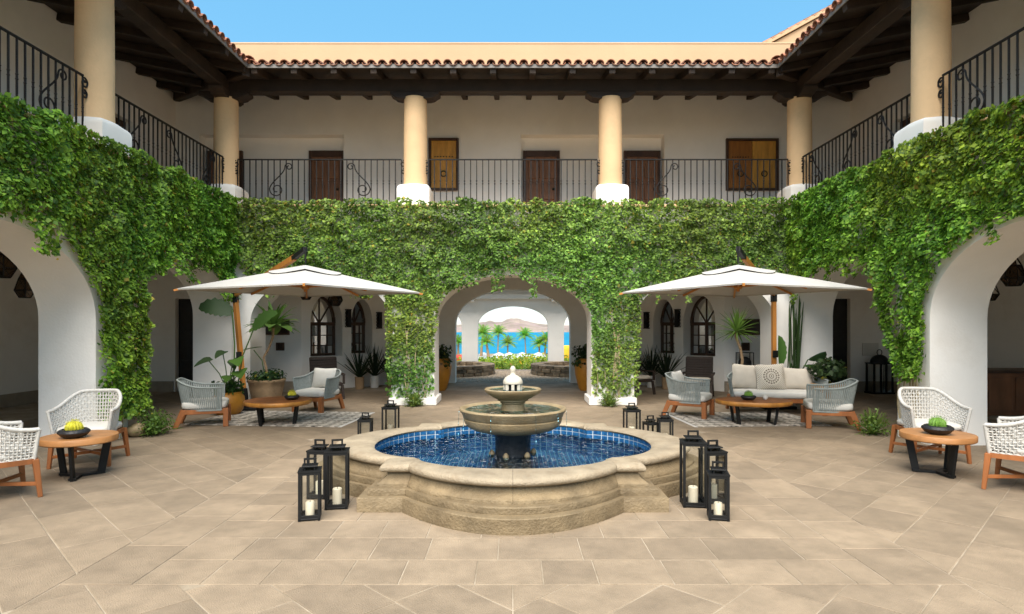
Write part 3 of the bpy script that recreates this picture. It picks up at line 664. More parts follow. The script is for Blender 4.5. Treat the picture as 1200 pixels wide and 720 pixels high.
# ================================================================== fountain
fx, fy = FC
fou = thing('fountain', 'stone courtyard fountain with quatrefoil basin, two bowls and blue tiled pool', 'fountain', (fx, fy, 0))
NSEG = 30
def contour(dd, lat=.20):
    """barbed quatrefoil pulled in by dd: square corners, one lobe on each side"""
    a = 1.38 - .70 * dd; wl = .98 - .13 * dd; ex = 1.0 - .6 * dd; out = []
    for side in range(4):
        Lx = 1.98 - dd + (lat if side % 2 else 0); ang = side * PI / 2; ca, sa = math.cos(ang), math.sin(ang)
        loc = [(-a, -a), (-a * .5 - wl * .5, -a)] + [(wl * t, -a - (Lx - a) * max(0, 1 - t * t) ** ex) for t in [-math.cos(PI * k / NSEG) for k in range(NSEG + 1)]] + [(a * .5 + wl * .5, -a)]
        out += [(x * ca - y * sa, x * sa + y * ca) for x, y in loc]
    return out
def loft(prof, i0=None, i1=None, gap=0.):
    m = MB(); rows = [[(x, y, z) for x, y in contour(dd)] for dd, z in prof]; n = len(rows[0])
    if i0 is None:
        for a in range(len(rows)): m.v.extend(rows[a])
        for a in range(len(rows) - 1):
            for j in range(n): m.f.append((a * n + j, a * n + (j + 1) % n, (a + 1) * n + (j + 1) % n, (a + 1) * n + j))
        return m
    idx = [(k % n) for k in range(i0, i1 + 1)]; q = len(idx)
    for r_ in rows:
        pts = [Vector(r_[k]) for k in idx]
        if gap: pts[0] = pts[0] + (pts[1] - pts[0]).normalized() * gap; pts[-1] = pts[-1] + (pts[-2] - pts[-1]).normalized() * gap
        m.v.extend([tuple(p) for p in pts])
    for a in range(len(rows) - 1):
        for j in range(q - 1): m.f.append((a * q + j, a * q + j + 1, (a + 1) * q + j + 1, (a + 1) * q + j))
    m.f.append(tuple(a * q for a in range(len(rows)))); m.f.append(tuple(a * q + q - 1 for a in range(len(rows)))[::-1]); return m
loft([(.5, 0), (0, 0), (0, .12), (.008, .128), (.5, .128)]).build('step', 'stone', fou, smooth=35)
loft([(.5, .129), (.11, .129), (.11, .178), (.118, .188), (.5, .188)]).build('step', 'stone', fou, smooth=35)
wal = [(.5, .189), (.20, .189), (.205, .212), (.245, .232), (.295, .258), (.322, .288), (.325, .300), (.60, .300), (.60, .189)]
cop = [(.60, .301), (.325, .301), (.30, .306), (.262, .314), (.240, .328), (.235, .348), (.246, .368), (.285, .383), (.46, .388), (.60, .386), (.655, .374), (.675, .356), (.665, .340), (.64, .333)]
per = NSEG + 4
for side in range(4):
    b0 = side * per
    for (i0, i1) in ((b0 - 2, b0 + 2), (b0 + 2, b0 + 2 + NSEG // 2), (b0 + 2 + NSEG // 2, b0 + 2 + NSEG)):
        if i0 < 0: i0 += 4 * per; i1 += 4 * per
        loft(wal, i0, i1, .0012).build('basin_stone', 'stone', fou, smooth=45)
        loft(cop + [(.60, .301)], i0, i1, .0012).build('coping_stone', 'stone_toplit', fou, smooth=45)
lin = loft([(.648, .345), (.648, .012)]).build('pool_lining', 'grout', fou)
m = MB(); cpts = contour(.648); m.face(*[(x, y, .012) for x, y in cpts]); m.build('pool_floor', 'grout', fou)
# mosaic tiles
ti = MB()
def chamfer_tile(p, u, v, n, su, sv, th=.006):
    p, u, v, n = map(Vector, (p, u, v, n)); e = .004; i = ti.add([p - u * su - v * sv, p + u * su - v * sv, p + u * su + v * sv, p - u * su + v * sv] + [p + n * th - u * (su - e) - v * (sv - e), p + n * th + u * (su - e) - v * (sv - e), p + n * th + u * (su - e) + v * (sv - e), p + n * th - u * (su - e) + v * (sv - e)])
    for q in ((4, 5, 6, 7), (0, 1, 5, 4), (1, 2, 6, 5), (2, 3, 7, 6), (3, 0, 4, 7)): ti.f.append(tuple(i + k for k in q))
TS = .056; loop = [Vector((x, y, 0)) for x, y in contour(.6495)]; acc = 0; L = len(loop)
for k in range(L):
    p, q = loop[k], loop[(k + 1) % L]; ln = (q - p).length
    if ln < 1e-6: continue
    t = (q - p) / ln; nn = Vector((-t.y, t.x, 0)); pos = TS / 2 - acc
    while pos < ln:
        c = p + t * pos
        for rz_ in range(6): chamfer_tile(c + nn * .0005 + Vector((0, 0, .315 - rz_ * TS)), t, (0, 0, 1), nn, TS / 2 - .0045, TS / 2 - .0045)
        pos += TS
    acc = ln - (pos - TS) - TS / 2; acc = max(0, TS / 2 + acc) if acc > -TS / 2 else 0
def inside(x, y, poly):
    c = False; j = len(poly) - 1
    for i in range(len(poly)):
        if (poly[i][1] > y) != (poly[j][1] > y) and x < (poly[j][0] - poly[i][0]) * (y - poly[i][1]) / (poly[j][1] - poly[i][1]) + poly[i][0]: c = not c
        j = i
    return c
pin = contour(.68)
for i in range(-30, 31):
    for j in range(-30, 31):
        x, y = i * TS, j * TS
        if inside(x, y, pin): chamfer_tile((x, y, .0135), (1, 0, 0), (0, 1, 0), (0, 0, 1), TS / 2 - .0045, TS / 2 - .0045, .005)
ti.build('mosaic_tiles', 'pool_tile', fou, kind='stuff', normals=False)
m = MB(); m.face(*[(x, y, .235) for x, y in contour(.6485)]); m.build('pool_water', 'water', fou)
MB().lathe([(.27, .018), (.27, .05), (.225, .075), (.205, .11), (.195, .30), (.198, .42), (.215, .455), (.215, .476)], 40).build('pedestal', 'wet_stone', fou, smooth=40)
for k in range(6):
    a = 2 * PI * k / 6 + .2; MB().lathe([(.012, .20), (.03, .225), (.034, .25), (.02, .275), (.008, .285)], 10, (.235 * math.cos(a), .235 * math.sin(a), 0)).build('spout', 'bowl_stone', fou, smooth=60)
b1 = MB().lathe([(.205, .474), (.34, .490), (.45, .518), (.51, .552), (.535, .59), (.545, .630), (.535, .640), (.552, .655), (.565, .69), (.585, .715), (.592, .732), (.585, .745), (.565, .750), (.545, .742), (.52, .715), (.40, .69), (.2, .675), (.12, .672)], 64).build('bowl', 'bowl_stone', fou, smooth=40)
MB().lathe([(.14, .7222), (.534, .7235)], 48, caps=False).build('bowl_water', 'water', b1)
MB().lathe([(.16, .67), (.16, .705), (.13, .72), (.125, .79), (.14, .80), (.14, .815), (.17, .825), (.17, .84), (.21, .855), (.24, .875), (.29, .905), (.312, .93), (.316, .948), (.305, .957), (.28, .952), (.25, .938), (.1, .930)], 56).build('bowl', 'bowl_stone', fou, smooth=40)
MB().lathe([(.07, .9435), (.262, .9445)], 40, caps=False).build('bowl_water', 'water', fou)
for k in range(9):      # thin threads of water falling from the wide bowl
    a = 2 * PI * (k + .5 * random.random()) / 9; c_, s_ = math.cos(a), math.sin(a)
    MB().tube([(.588 * c_, .588 * s_, .735), (.602 * c_, .602 * s_, .69), (.608 * c_, .608 * s_, .5), (.611 * c_, .611 * s_, .24)], [.0018, .0022, .0018, .002], 5).build('water_thread', 'water', fou, smooth=60)
fin = MB().lathe([(.095, 1.005), (.108, 1.01), (.11, 1.025), (.104, 1.05), (.085, 1.078), (.055, 1.097), (.032, 1.108), (.026, 1.13), (.03, 1.145), (.034, 1.165), (.028, 1.185), (.016, 1.20), (.01, 1.205)], 28).build('finial', 'finial', fou, smooth=50)
for k in range(8):
    a = 2 * PI * k / 8; MB().box(-.016, .016, -.014, .014, .928, 1.006).build('finial_leg', 'finial', fin).location = (.088 * math.cos(a), .088 * math.sin(a), 0)
MB().lathe([(.06, .93), (.06, 1.006)], 16).build('finial_core', 'wet_stone', fin)
# ================================================================== lanterns
def lantern(w, h, label, loc, rz):
    t = thing('lantern', label, 'lantern', loc, rz, 'black candle lanterns round the fountain'); b = w / 2; e = .011
    MB().box(-b, b, -b, b, .008, .022).build('base', 'black_metal', t, bevel=.003)
    f = MB()
    for x in (-1, 1):
        for y in (-1, 1): f.box(x * (b - e) - e, x * (b - e) + e, y * (b - e) - e, y * (b - e) + e, 0, h)
    for z in (.035, h - .012):
        for s_ in (-1, 1): f.box(-b + 2 * e, b - 2 * e, s_ * (b - e) - e * .9, s_ * (b - e) + e * .9, z - .011, z + .011); f.box(s_ * (b - e) - e * .9, s_ * (b - e) + e * .9, -b + 2 * e, b - 2 * e, z - .011, z + .011)
    f.build('frame', 'black_metal', t)
    top = MB().box(-b - .004, b + .004, -b - .004, b + .004, h, h + .012); k = b * .45
    for x in (-k, k):
        for y in (-k, k): top.box(x - .006, x + .006, y - .006, y + .006, h + .012, h + .038)
    rf = top.build('lid', 'black_metal', t); MB().box(-b * .72, b * .72, -b * .72, b * .72, h + .038, h + .05).build('vent_cap', 'black_metal', rf, bevel=.003)
    MB().box(-.05, -.036, -.012, .012, h + .05, h + .092).box(.036, .05, -.012, .012, h + .05, h + .092).box(-.05, .05, -.0125, .0125, h + .092, h + .106).build('handle', 'black_metal', rf)
    for i in range(4):
        c, s_ = math.cos(i * PI / 2), math.sin(i * PI / 2); q = b - e; m = MB(); m.face(*[(x * c - q * s_, x * s_ + q * c, z) for x, z in ((-b + 2 * e, .045), (b - 2 * e, .045), (b - 2 * e, h - .022), (-b + 2 * e, h - .022))]); m.build('pane', 'glass', t)
    r = w * .21; ch = min(.15, h * .3); cn = MB().lathe([(r, .0225), (r, ch + .015), (r * .85, ch + .022), (r * .5, ch + .012), (.003, ch + .01)], 20).build('candle', 'candle', t, smooth=40)
    MB().tube([(0, 0, ch + .009), (.002, 0, ch + .035)], .0025, 5).build('wick', 'rope_knot', cn)
lantern(.18, .41, 'shortest black candle lantern in front on the left of the fountain', (-1.74, 5.27, 0), R(14))
lantern(.20, .51, 'tall black candle lantern nearest the left front fountain corner', (-1.60, 5.60, 0), R(10))
lantern(.185, .45, 'black candle lantern rearmost of the three left of the fountain', (-1.86, 5.92, 0), R(-5))
lantern(.21, .58, 'tallest black candle lantern beside the right front fountain corner', (1.66, 5.66, 0), R(-6))
lantern(.195, .47, 'black candle lantern rearmost of the three right of the fountain', (1.88, 5.78, 0), R(8))
lantern(.17, .38, 'shortest black candle lantern in front on the right of the fountain', (1.76, 5.27, 0), R(-12))
lantern(.19, .31, 'low black lantern behind the fountain on its left, the farther from the pier', (-2.10, 8.75, 0), R(4))
lantern(.22, .41, 'taller black lantern behind the fountain beside the left pier', (-1.86, 9.35, 0), R(-4))
lantern(.22, .39, 'taller black lantern behind the fountain beside the right pier', (1.78, 9.20, 0), R(3))
lantern(.17, .26, 'small black lantern between two others behind the fountain on the right', (1.97, 8.80, 0), R(14))
lantern(.20, .32, 'black lantern behind the fountain on its right, outermost of that trio', (2.16, 8.72, 0), R(-4))
# ================================================================== seating
def uplan(s, hw, dep, back, p=2.6):
    """U-shaped plan, s 0..1 from one arm tip round the back to the other; front is -y"""
    a = PI * s; c, q = math.cos(a), math.sin(a); e = 2 / p
    return (-hw * math.copysign(abs(c) ** e, c), -dep + (dep + back) * abs(q) ** e)
def smooth01(t): t = max(0, min(1, t)); return t * t * (3 - 2 * t)
def woven_chair():
    t = thing('armchair', '', 'chair', group='white woven armchairs with wooden legs')
    hw, dep, bk = .33, .275, .315
    top = lambda s: .655 + .185 * smooth01((.5 - abs(s - .5)) / .36); bot = .37
    def sp(s, h, off=0.):
        k = .86 + .14 * h; x, y = uplan(s, hw * k, dep * (.9 + .1 * h), bk * k)
        x2, y2 = uplan(min(1, s + .01), hw * k, dep, bk * k); x1, y1 = uplan(max(0, s - .01), hw * k, dep, bk * k); n = Vector((y2 - y1, -(x2 - x1), 0)); n = n.normalized() if n.length > 1e-9 else Vector((0, 1, 0))
        return (x - n.x * off, y - n.y * off, bot + (top(s) - bot) * h)
    # even spacing along the U
    ss = np.linspace(0, 1, 400); pp = np.array([uplan(s, hw, dep, bk) for s in ss]); dl = np.r_[0, np.cumsum(np.hypot(*np.diff(pp, axis=0).T))]
    at = lambda f: float(np.interp(f * dl[-1], dl, ss))
    m = MB(); NV, NH = 46, 11
    for i in range(NV):
        s = at((i + .5) / NV); m.tube([sp(s, h, .006 * math.cos(PI * (h * NH + i))) for h in np.linspace(0, 1, 13)], .0085, 4)
    for j in range(NH):
        h = (j + .5) / NH; m.tube([sp(at(q), h, -.006 * math.cos(PI * (h * NH + q * NV - .5)) ) for q in np.linspace(0, 1, NV * 2 + 1)], .0078, 4)
    m.build('woven_shell', 'white_rope', t, kind='stuff', normals=False)
    MB().tube([sp(at(q), 1.0) for q in np.linspace(0, 1, 60)], .021, 8).build('rim', 'white_rope', t, smooth=60); MB().tube([sp(at(q), 0) for q in np.linspace(0, 1, 40)] , .014, 6).build('lower_rim', 'white_rope', t, smooth=60)
    for q in (0, 1): MB().tube([sp(q, 0), sp(q, .5), sp(q, 1)], .018, 8).build('arm_post', 'white_rope', t, smooth=60)
    MB().super((0, -.0, .42), (.285, .28, .05), .4).build('cushion', 'cushion', t, smooth=180)
    for x in (-1, 1):
        MB().beam((x * .29, -.255, .365), (x * .31, -.29, 0), .05, .055, .036, .036).build('leg', 'teak', t, bevel=.004); MB().beam((x * .27, .25, .365), (x * .30, .31, 0), .05, .055, .036, .036).build('leg', 'teak', t, bevel=.004)
        MB().beam((x * .302, -.277, .13), (-x * .0, .01, .13 + (.001 if x > 0 else 0)), .03, .035).build('stretcher', 'teak', t, bevel=.003); MB().beam((x * .288, .287, .13), (x * .0, .01, .131), .03, .035).build('stretcher', 'teak', t, bevel=.003)
    s_ = MB()
    for x in (-1, 1): s_.beam((x * .285, -.26, .35), (x * .27, .25, .35), .03, .05)
    s_.beam((-.285, -.262, .35), (.285, -.262, .35), .03, .05); s_.beam((-.27, .25, .35), (.27, .25, .35), .03, .05); s_.build('seat_frame', 'teak', t)
    return t
wc = woven_chair()
place(wc, (-5.10, 7.42, 0), (.22, -1), 'white woven armchair against the left wall, facing out behind the round table')
place(copy_tree(wc), (-4.98, 5.90, 0), (.64, .77), 'white woven armchair cut by the left picture edge, seen from its side')
place(copy_tree(wc), (5.18, 7.66, 0), (-.12, -1), 'white woven armchair by the right wall, facing out behind the round table')
place(copy_tree(wc), (5.18, 6.20, 0), (-.67, .74), 'white woven armchair cut by the right picture edge, seen from its side')
def pillow(m, w, h, t, n=14):
    for sg in (-1, 1):
        P = []
        for i in range(n + 1):
            row = []
            for j in range(n + 1):
                u, v = -1 + 2 * i / n, -1 + 2 * j / n; d_ = (max(0, 1 - u ** 2) * max(0, 1 - v ** 2)) ** .45; pin_ = 1 - .07 * (1 - abs(u * v)) * max(abs(u), abs(v)) ** 4
                row.append((u * w / 2 * pin_, sg * d_ * t / 2, v * h / 2 * pin_))
            P.append(row)
        m.grid(P)
    return m
def rope_seat(name, cat, hw, legs_x, group, pillows):
    t = thing(name, '', cat, group=group); dep, bk = .33, .36
    top = lambda s: .645 + .125 * smooth01((.5 - abs(s - .5)) / .42); bot = .275
    ss = np.linspace(0, 1, 500); pp = np.array([uplan(s, hw, dep - .03, bk, 4.2) for s in ss]); dl = np.r_[0, np.cumsum(np.hypot(*np.diff(pp, axis=0).T))]; at = lambda f: float(np.interp(f * dl[-1], dl, ss))
    def sp(s, h): k = .90 + .10 * h; x, y = uplan(s, hw - .06 * (1 - h), dep - .03, bk - .09 * (1 - h), 4.2); return (x, y, bot + (top(s) - bot) * h)
    N = int(dl[-1] / .031); m = MB()
    for i in range(N): s = at((i + .5) / N); m.tube([sp(s, 0), sp(s, .5), sp(s, 1)], .0112, 5, caps=False)
    m.build('rope_strands', 'grey_rope', t, kind='stuff', normals=False)
    MB().tube([sp(at(q), 1) for q in np.linspace(0, 1, 70)], .017, 8).build('top_rail', 'grey_rope', t, smooth=60); MB().tube([sp(at(q), 0) for q in np.linspace(0, 1, 50)], .014, 6).build('lower_rail', 'grey_rope', t, smooth=60)
    for q in (0, 1): MB().tube([sp(q, 0), sp(q, 1)], .016, 8).build('arm_post', 'grey_rope', t, smooth=60)
    f = MB()
    for x in (-1, 1): f.beam((x * (hw - .085), -.35, .255), (x * (hw - .085), .28, .255), .05, .075)
    f.beam((-hw + .113, -.35, .255), (hw - .113, -.35, .255), .05, .075); f.beam((-hw + .113, .25, .255), (hw - .113, .25, .255), .05, .075); f.build('seat_frame', 'teak', t, bevel=.005)
    for x in (-1, 1):
        MB().box(x * (hw - .085) - .042, x * (hw - .085) + .042, -.41, -.33, 0, .30).build('leg', 'teak', t, bevel=.006)
        MB().beam((x * (hw - .085), .25, .29), (x * (hw - .06), .37, .0), .06, .085, .05, .07).build('leg', 'teak', t, bevel=.005)
    MB().super((0, -.05, .36), (hw - .045, .34, .07), .3, 32, 12).build('cushion', 'cushion', t, smooth=180)
    for (x, w_, h_, mt, ry, dy) in pillows:
        o = pillow(MB(), w_, h_, .17).build('pillow', mt, t, smooth=180); o.location = (x, .17 + dy, .42 + h_ / 2); o.rotation_euler = (R(-14), R(ry), R(random.uniform(-4, 4)))
    return t
rc = rope_seat('armchair', 'chair', .37, .3, 'grey rope armchairs with wooden legs', [])
rp = rope_seat('armchair', 'chair', .37, .3, 'grey rope armchairs with wooden legs', [(0, .52, .40, 'cushion', 0, 0)])
place(rc, (-5.16, 10.22, 0), (.93, .36), 'grey rope armchair with its side to us beside the orange pot, on the left')
place(rp, (-3.78, 11.98, 0), (-.28, -1), 'grey rope armchair with a white back pillow, facing us under the left parasol')
place(copy_tree(rp), (3.20, 11.25, 0), (.86, -.52), 'grey rope armchair with white cushion left of the sofa, nearest the central arch')
place(copy_tree(rc), (5.20, 10.05, 0), (-.93, .30), 'grey rope armchair at the right, in front of the sofa end')
so = rope_seat('sofa', 'sofa', .86, .8, None, [(-.48, .54, .48, 'pillow_beige', 4, .0), (-.06, .54, .50, 'mandala', -3, -.12), (.47, .60, .42, 'pillow_beige', 2, .0)])
if 'group' in so: del so['group']
place(so, (5.00, 11.75, 0), (-.16, -1), 'grey rope sofa with three beige pillows, the middle one printed with a medallion')
# ---- tables
def ring_top(m, r, z0, z1, irr=0., n=48, sx=1., sy=1., notch=False):
    ph = [random.uniform(0, 6) for _ in range(5)]
    def rad(a):
        q = r * (1 + irr * (math.sin(2 * a + ph[0]) + .6 * math.sin(3 * a + ph[1]) + .4 * math.sin(5 * a + ph[2])))
        return q
    pts = [(sx * rad(2 * PI * k / n) * math.cos(2 * PI * k / n), sy * rad(2 * PI * k / n) * math.sin(2 * PI * k / n)) for k in range(n)]
    i = m.add([(x, y, z1) for x, y in pts]); m.f.append(tuple(range(i, i + n)))
    return pts
def side_table(label, loc, rz):
    t = thing('side_table', label, 'table', loc, rz, 'round side tables between the woven chairs')
    MB().lathe([(.355, .385), (.365, .395), (.365, .445), (.36, .452), (.0, .453)], 56, caps=False).build('table_top', 'teak_light', t, smooth=40)
    MB().lathe([(.0, .384), (.355, .384)], 40, caps=False).build('underside', 'teak', t)
    for k in range(3):
        a = 2 * PI * k / 3 + .35; c, s_ = math.cos(a), math.sin(a); MB().beam((.27 * c, .27 * s_, .384), (.20 * c, .20 * s_, .0), .075, .03, up=(-s_, c, 0)).build('leg', 'black_metal', t, bevel=.003)
        a2 = 2 * PI * (k + 1) / 3 + .35; MB().beam((.0, .0, .02 + .001 * k), (.235 * c, .235 * s_, .02 + .001 * k), .07, .025).build('foot_bar', 'black_metal', t)
    return t
side_table('round teak side table with black legs, on the left before the woven armchairs', (-4.74, 6.72, 0), .5)
side_table('round teak side table with black legs, on the right before the woven armchairs', (4.74, 6.86, 0), .2)
def coffee_table(label, loc, rz, r, sx, irr):
    t = thing('coffee_table', label, 'table', loc, rz, 'live edge coffee tables under the parasols'); m = MB(); z0, z1 = .33, .405; n = 64; ph = [random.uniform(0, 6) for _ in range(4)]
    rad = lambda a, k: r * k * (1 + irr * (math.sin(2 * a + ph[0]) + .7 * math.sin(3 * a + ph[1]) + .5 * math.sin(6 * a + ph[2])))
    ring = lambda k, z: [(sx * rad(2 * PI * j / n, k) * math.cos(2 * PI * j / n), rad(2 * PI * j / n, k) * math.sin(2 * PI * j / n), z) for j in range(n)]
    tp = MB(); tp.face(*ring(.978, z1)); o = tp.build('table_top', 'teak', t)
    e = MB(); e.grid([list(q) for q in zip(ring(.94, z0), ring(.985, z0 + .012), ring(1.0, z0 + .04), ring(.995, z1 - .008), ring(.978, z1))], True); e.face(*ring(.94, z0)[::-1]); e.build('live_edge', 'edge_wood', t, smooth=50)
    for x in (-1, 1):
        for y in (-1, 1): MB().beam((x * sx * r * .55, y * r * .42, z0), (x * sx * r * .48, y * r * .36, 0), .06, .03).build('leg', 'black_metal', t)
        MB().box(x * sx * r * .48 - .03, x * sx * r * .48 + .03, -r * .34, r * .34, 0, .025).build('foot_bar', 'black_metal', t)
    return t
coffee_table('round live edge coffee table on the rug under the left parasol', (-3.95, 10.35, 0), .3, .54, 1.0, .008)
coffee_table('oval live edge coffee table before the sofa under the right parasol', (4.06, 10.35, 0), -.08, .47, 1.28, .025)
def bowl_plant(label, loc, r, kind, z):
    t = thing('plant_bowl', label, 'bowl', (loc[0], loc[1], z), 0, 'black bowls with small cacti on the tables')
    MB().lathe([(r * .5, 0), (r * .75, r * .1), (r, r * .38), (r * .97, r * .5), (r * .8, r * .62), (r * .7, r * .6), (r * .66, r * .5), (.0, r * .48)], 36, caps=False).build('bowl', 'bowl_black', t, smooth=50)
    MB().lathe([(.0, r * .53), (r * .68, r * .52)], 24, caps=False).build('soil', 'soil', t)
    c = MB(); cr = r * .50; nr = 16; P = []
    for j in range(64):
        a = 2 * PI * j / 64; k = 1 + .09 * math.cos(nr * a); P.append([(cr * k * math.cos(a) * math.cos(b), cr * k * math.sin(a) * math.cos(b), r * .72 + cr * .9 * math.sin(b)) for b in [(-.4 + .9 * q / 10) * PI for q in range(11)]])
    c.grid(P, True); cm = 'cactus_yellow' if kind else 'cactus_green'; co = c.build('cactus', cm, t, smooth=60); sp = MB()
    for q in range(240):
        a = 2 * PI * random.randrange(nr) / nr; b = random.uniform(-.1, .48) * PI; n = Vector((math.cos(a) * math.cos(b), math.sin(a) * math.cos(b), math.sin(b))); p = Vector((0, 0, r * .72)) + n * cr * 1.05
        d_ = (n + Vector((random.gauss(0, .5), random.gauss(0, .5), random.gauss(0, .5)))).normalized(); s_ = d_.orthogonal().normalized() * .0022; sp.face(p - s_, p + s_, p + d_ * r * .13)
    sp.build('spines', cm, co)
bowl_plant('black bowl with a yellow ball cactus on the left round side table', (-4.70, 6.58), .15, 1, .455)
bowl_plant('black bowl with a green ball cactus on the right round side table', (4.70, 6.80), .155, 0, .455)
bowl_plant('small black bowl with yellow cactus on the left coffee table', (-3.72, 10.35), .125, 1, .407)
bowl_plant('small black bowl with green cactus on the right coffee table', (3.95, 10.30), .125, 0, .407)
o = MB().super((0, 0, .045), (.04, .04, .045), .8, 14, 8).build('candle_cup', 'cushion', smooth=180); o.location = (4.22, 10.28, .407); tag(o, 'small white candle cup beside the cactus bowl on the oval table', 'candle')
def rug(label, loc, rz, a, b):
    t = thing('rug', label, 'rug', loc, rz, 'patterned rugs under the coffee tables'); MB().box(-a, a, -b, b, .003, .014).build('weave', 'rug_weave', t)
    f = MB()
    for k in range(60):
        for s_ in (-1, 1): y = -b + (k + .5) * 2 * b / 60; f.box(s_ * (a + .03) - .03, s_ * (a + .03) + .03, y - .006, y + .006, .003, .008)
    f.build('fringe', 'white_rope', t)
rug('patterned grey rug under the round coffee table on the left', (-4.05, 10.95, 0), R(-6), 1.30, .85)
rug('patterned grey rug under the oval coffee table on the right', (4.05, 10.85, 0), R(4), 1.10, .80)
# ================================================================== parasols
def parasol(center, rot, pole, ptop, label):
    cx, cy_ = center; ze, zp, hd = 2.20, 2.58, 1.80
    t = thing('parasol', label, 'umbrella', (pole[0], pole[1], 0), 0, 'white cantilever parasols'); o = Vector((pole[0], pole[1], 0)); c = Vector((cx, cy_, 0)) - o
    cor = [Vector((math.cos(rot + k * PI / 2), math.sin(rot + k * PI / 2), 0)) * hd for k in range(4)]; m = MB(); n = 12; st = 20
    for k in range(4):
        A, B = cor[k], cor[(k + 1) % 4]; P = []
        for i in range(st + 1):
            e = A.lerp(B, i / st); row = []
            for j in range(n + 1):
                f = j / n; p = e * f; sag = .05 * math.sin(PI * f) * 4 * (i / st) * (1 - i / st); edge = .03 * f * 4 * (i / st) * (1 - i / st)
                row.append((c.x + p.x * (1 - edge), c.y + p.y * (1 - edge), zp + (ze - zp) * f))
            P.append(row)
        m.grid(P)
    for k in range(4):      # hem
        A, B = cor[k], cor[(k + 1) % 4]; P = []
        for i in range(st + 1): f = i / st; e = A.lerp(B, f) * (1 - .03 * 4 * f * (1 - f)); P.append([(c.x + e.x, c.y + e.y, ze), (c.x + e.x * .997, c.y + e.y * .997, ze - .022)])
        m.grid(P)
    m.build('canopy', 'canvas', t, smooth=28, normals=False)
    v = MB(); nn = 24; v.grid([[(c.x + r_ * math.cos(a + rot), c.y + r_ * math.sin(a + rot), zz + .012 * math.cos(4 * a) * q) for r_, zz, q in [(r0, zp + .02 - .38 * r0 * (abs(math.cos(a)) + abs(math.sin(a))) / 1.8, q0) for r0, q0 in ((.02, 0), (.30, .2), (.54, .6))]] for a in [2 * PI * k / nn for k in range(nn)]], True); v.build('vent_cap', 'canvas', t, smooth=60)
    ribs = [(cor[k], 0) for k in range(4)] + [((cor[k] + cor[(k + 1) % 4]) / 2 * .97, 1) for k in range(4)]
    for e, md in ribs:
        p0 = c + e * .03 + Vector((0, 0, zp - .06)); p1 = c + e * (1.02 if not md else .98) + Vector((0, 0, ze - .028)); MB().beam(p0, p1, .03, .03).build('rib', 'umbrella_wood', t)
        h = c + Vector((0, 0, zp - .32)) + e.normalized() * .05; q = p0.lerp(p1, .45) + Vector((0, 0, -.03)); MB().beam(h, q, .025, .03).build('strut', 'umbrella_wood', t)
    MB().lathe([(.05, zp - .36), (.065, zp - .34), (.065, zp - .29), (.04, zp - .27)], 16, (c.x, c.y, 0)).build('hub', 'umbrella_wood', t); MB().lathe([(.025, zp - .40), (.025, zp - .02)], 10, (c.x, c.y, 0)).build('hub_post', 'umbrella_wood', t)
    MB().lathe([(.016, zp + .05), (.016, zp + .30)], 10, (c.x, c.y, 0)).build('hanger', 'black_metal', t)
    tp = Vector(ptop) - o; b0 = Vector((0, 0, 0)); sh = Vector((0, 0, .42)).lerp(tp, 0) ; base_top = b0.lerp(tp, .18)
    MB().beam(b0 + Vector((0, 0, .05)), base_top, .10, .13).build('pole_sleeve', 'black_metal', t, bevel=.005)
    MB().beam(base_top, b0.lerp(tp, .95), .075, .10).build('pole', 'umbrella_wood', t, bevel=.006)
    MB().beam(b0.lerp(tp, .93), tp + Vector((0, 0, .03)), .09, .12).build('pole_bracket', 'black_metal', t, bevel=.005)
    k = b0.lerp(tp, .47); MB().box(k.x - .05, k.x + .05, k.y - .09, k.y - .045, k.z - .07, k.z + .07).build('crank_box', 'black_metal', t, bevel=.006)
    hb = c + Vector((0, 0, zp + .24)); dv = hb - tp; MB().beam(tp, tp + dv * .88, .06, .10).build('arm', 'umbrella_wood', t, bevel=.005); MB().beam(tp + dv * .86, hb + Vector((0, 0, .03)), .07, .075).build('arm_bracket', 'black_metal', t, bevel=.004)
    MB().lathe([(.45, .0), (.45, .05), (.43, .06), (.0, .061)], 4, (0, 0, 0), PI / 4, caps=False).build('base_plate', 'black_metal', t)
parasol((-3.24, 9.60), R(18 + 0), (-5.27, 12.10), (-5.56, 12.3, 2.27), 'white cantilever parasol on a leaning wooden pole over the left seating')
parasol((3.50, 9.55), R(180 - 18), (5.28, 12.42), (5.33, 12.55, 2.30), 'white cantilever parasol on an upright wooden pole over the sofa')
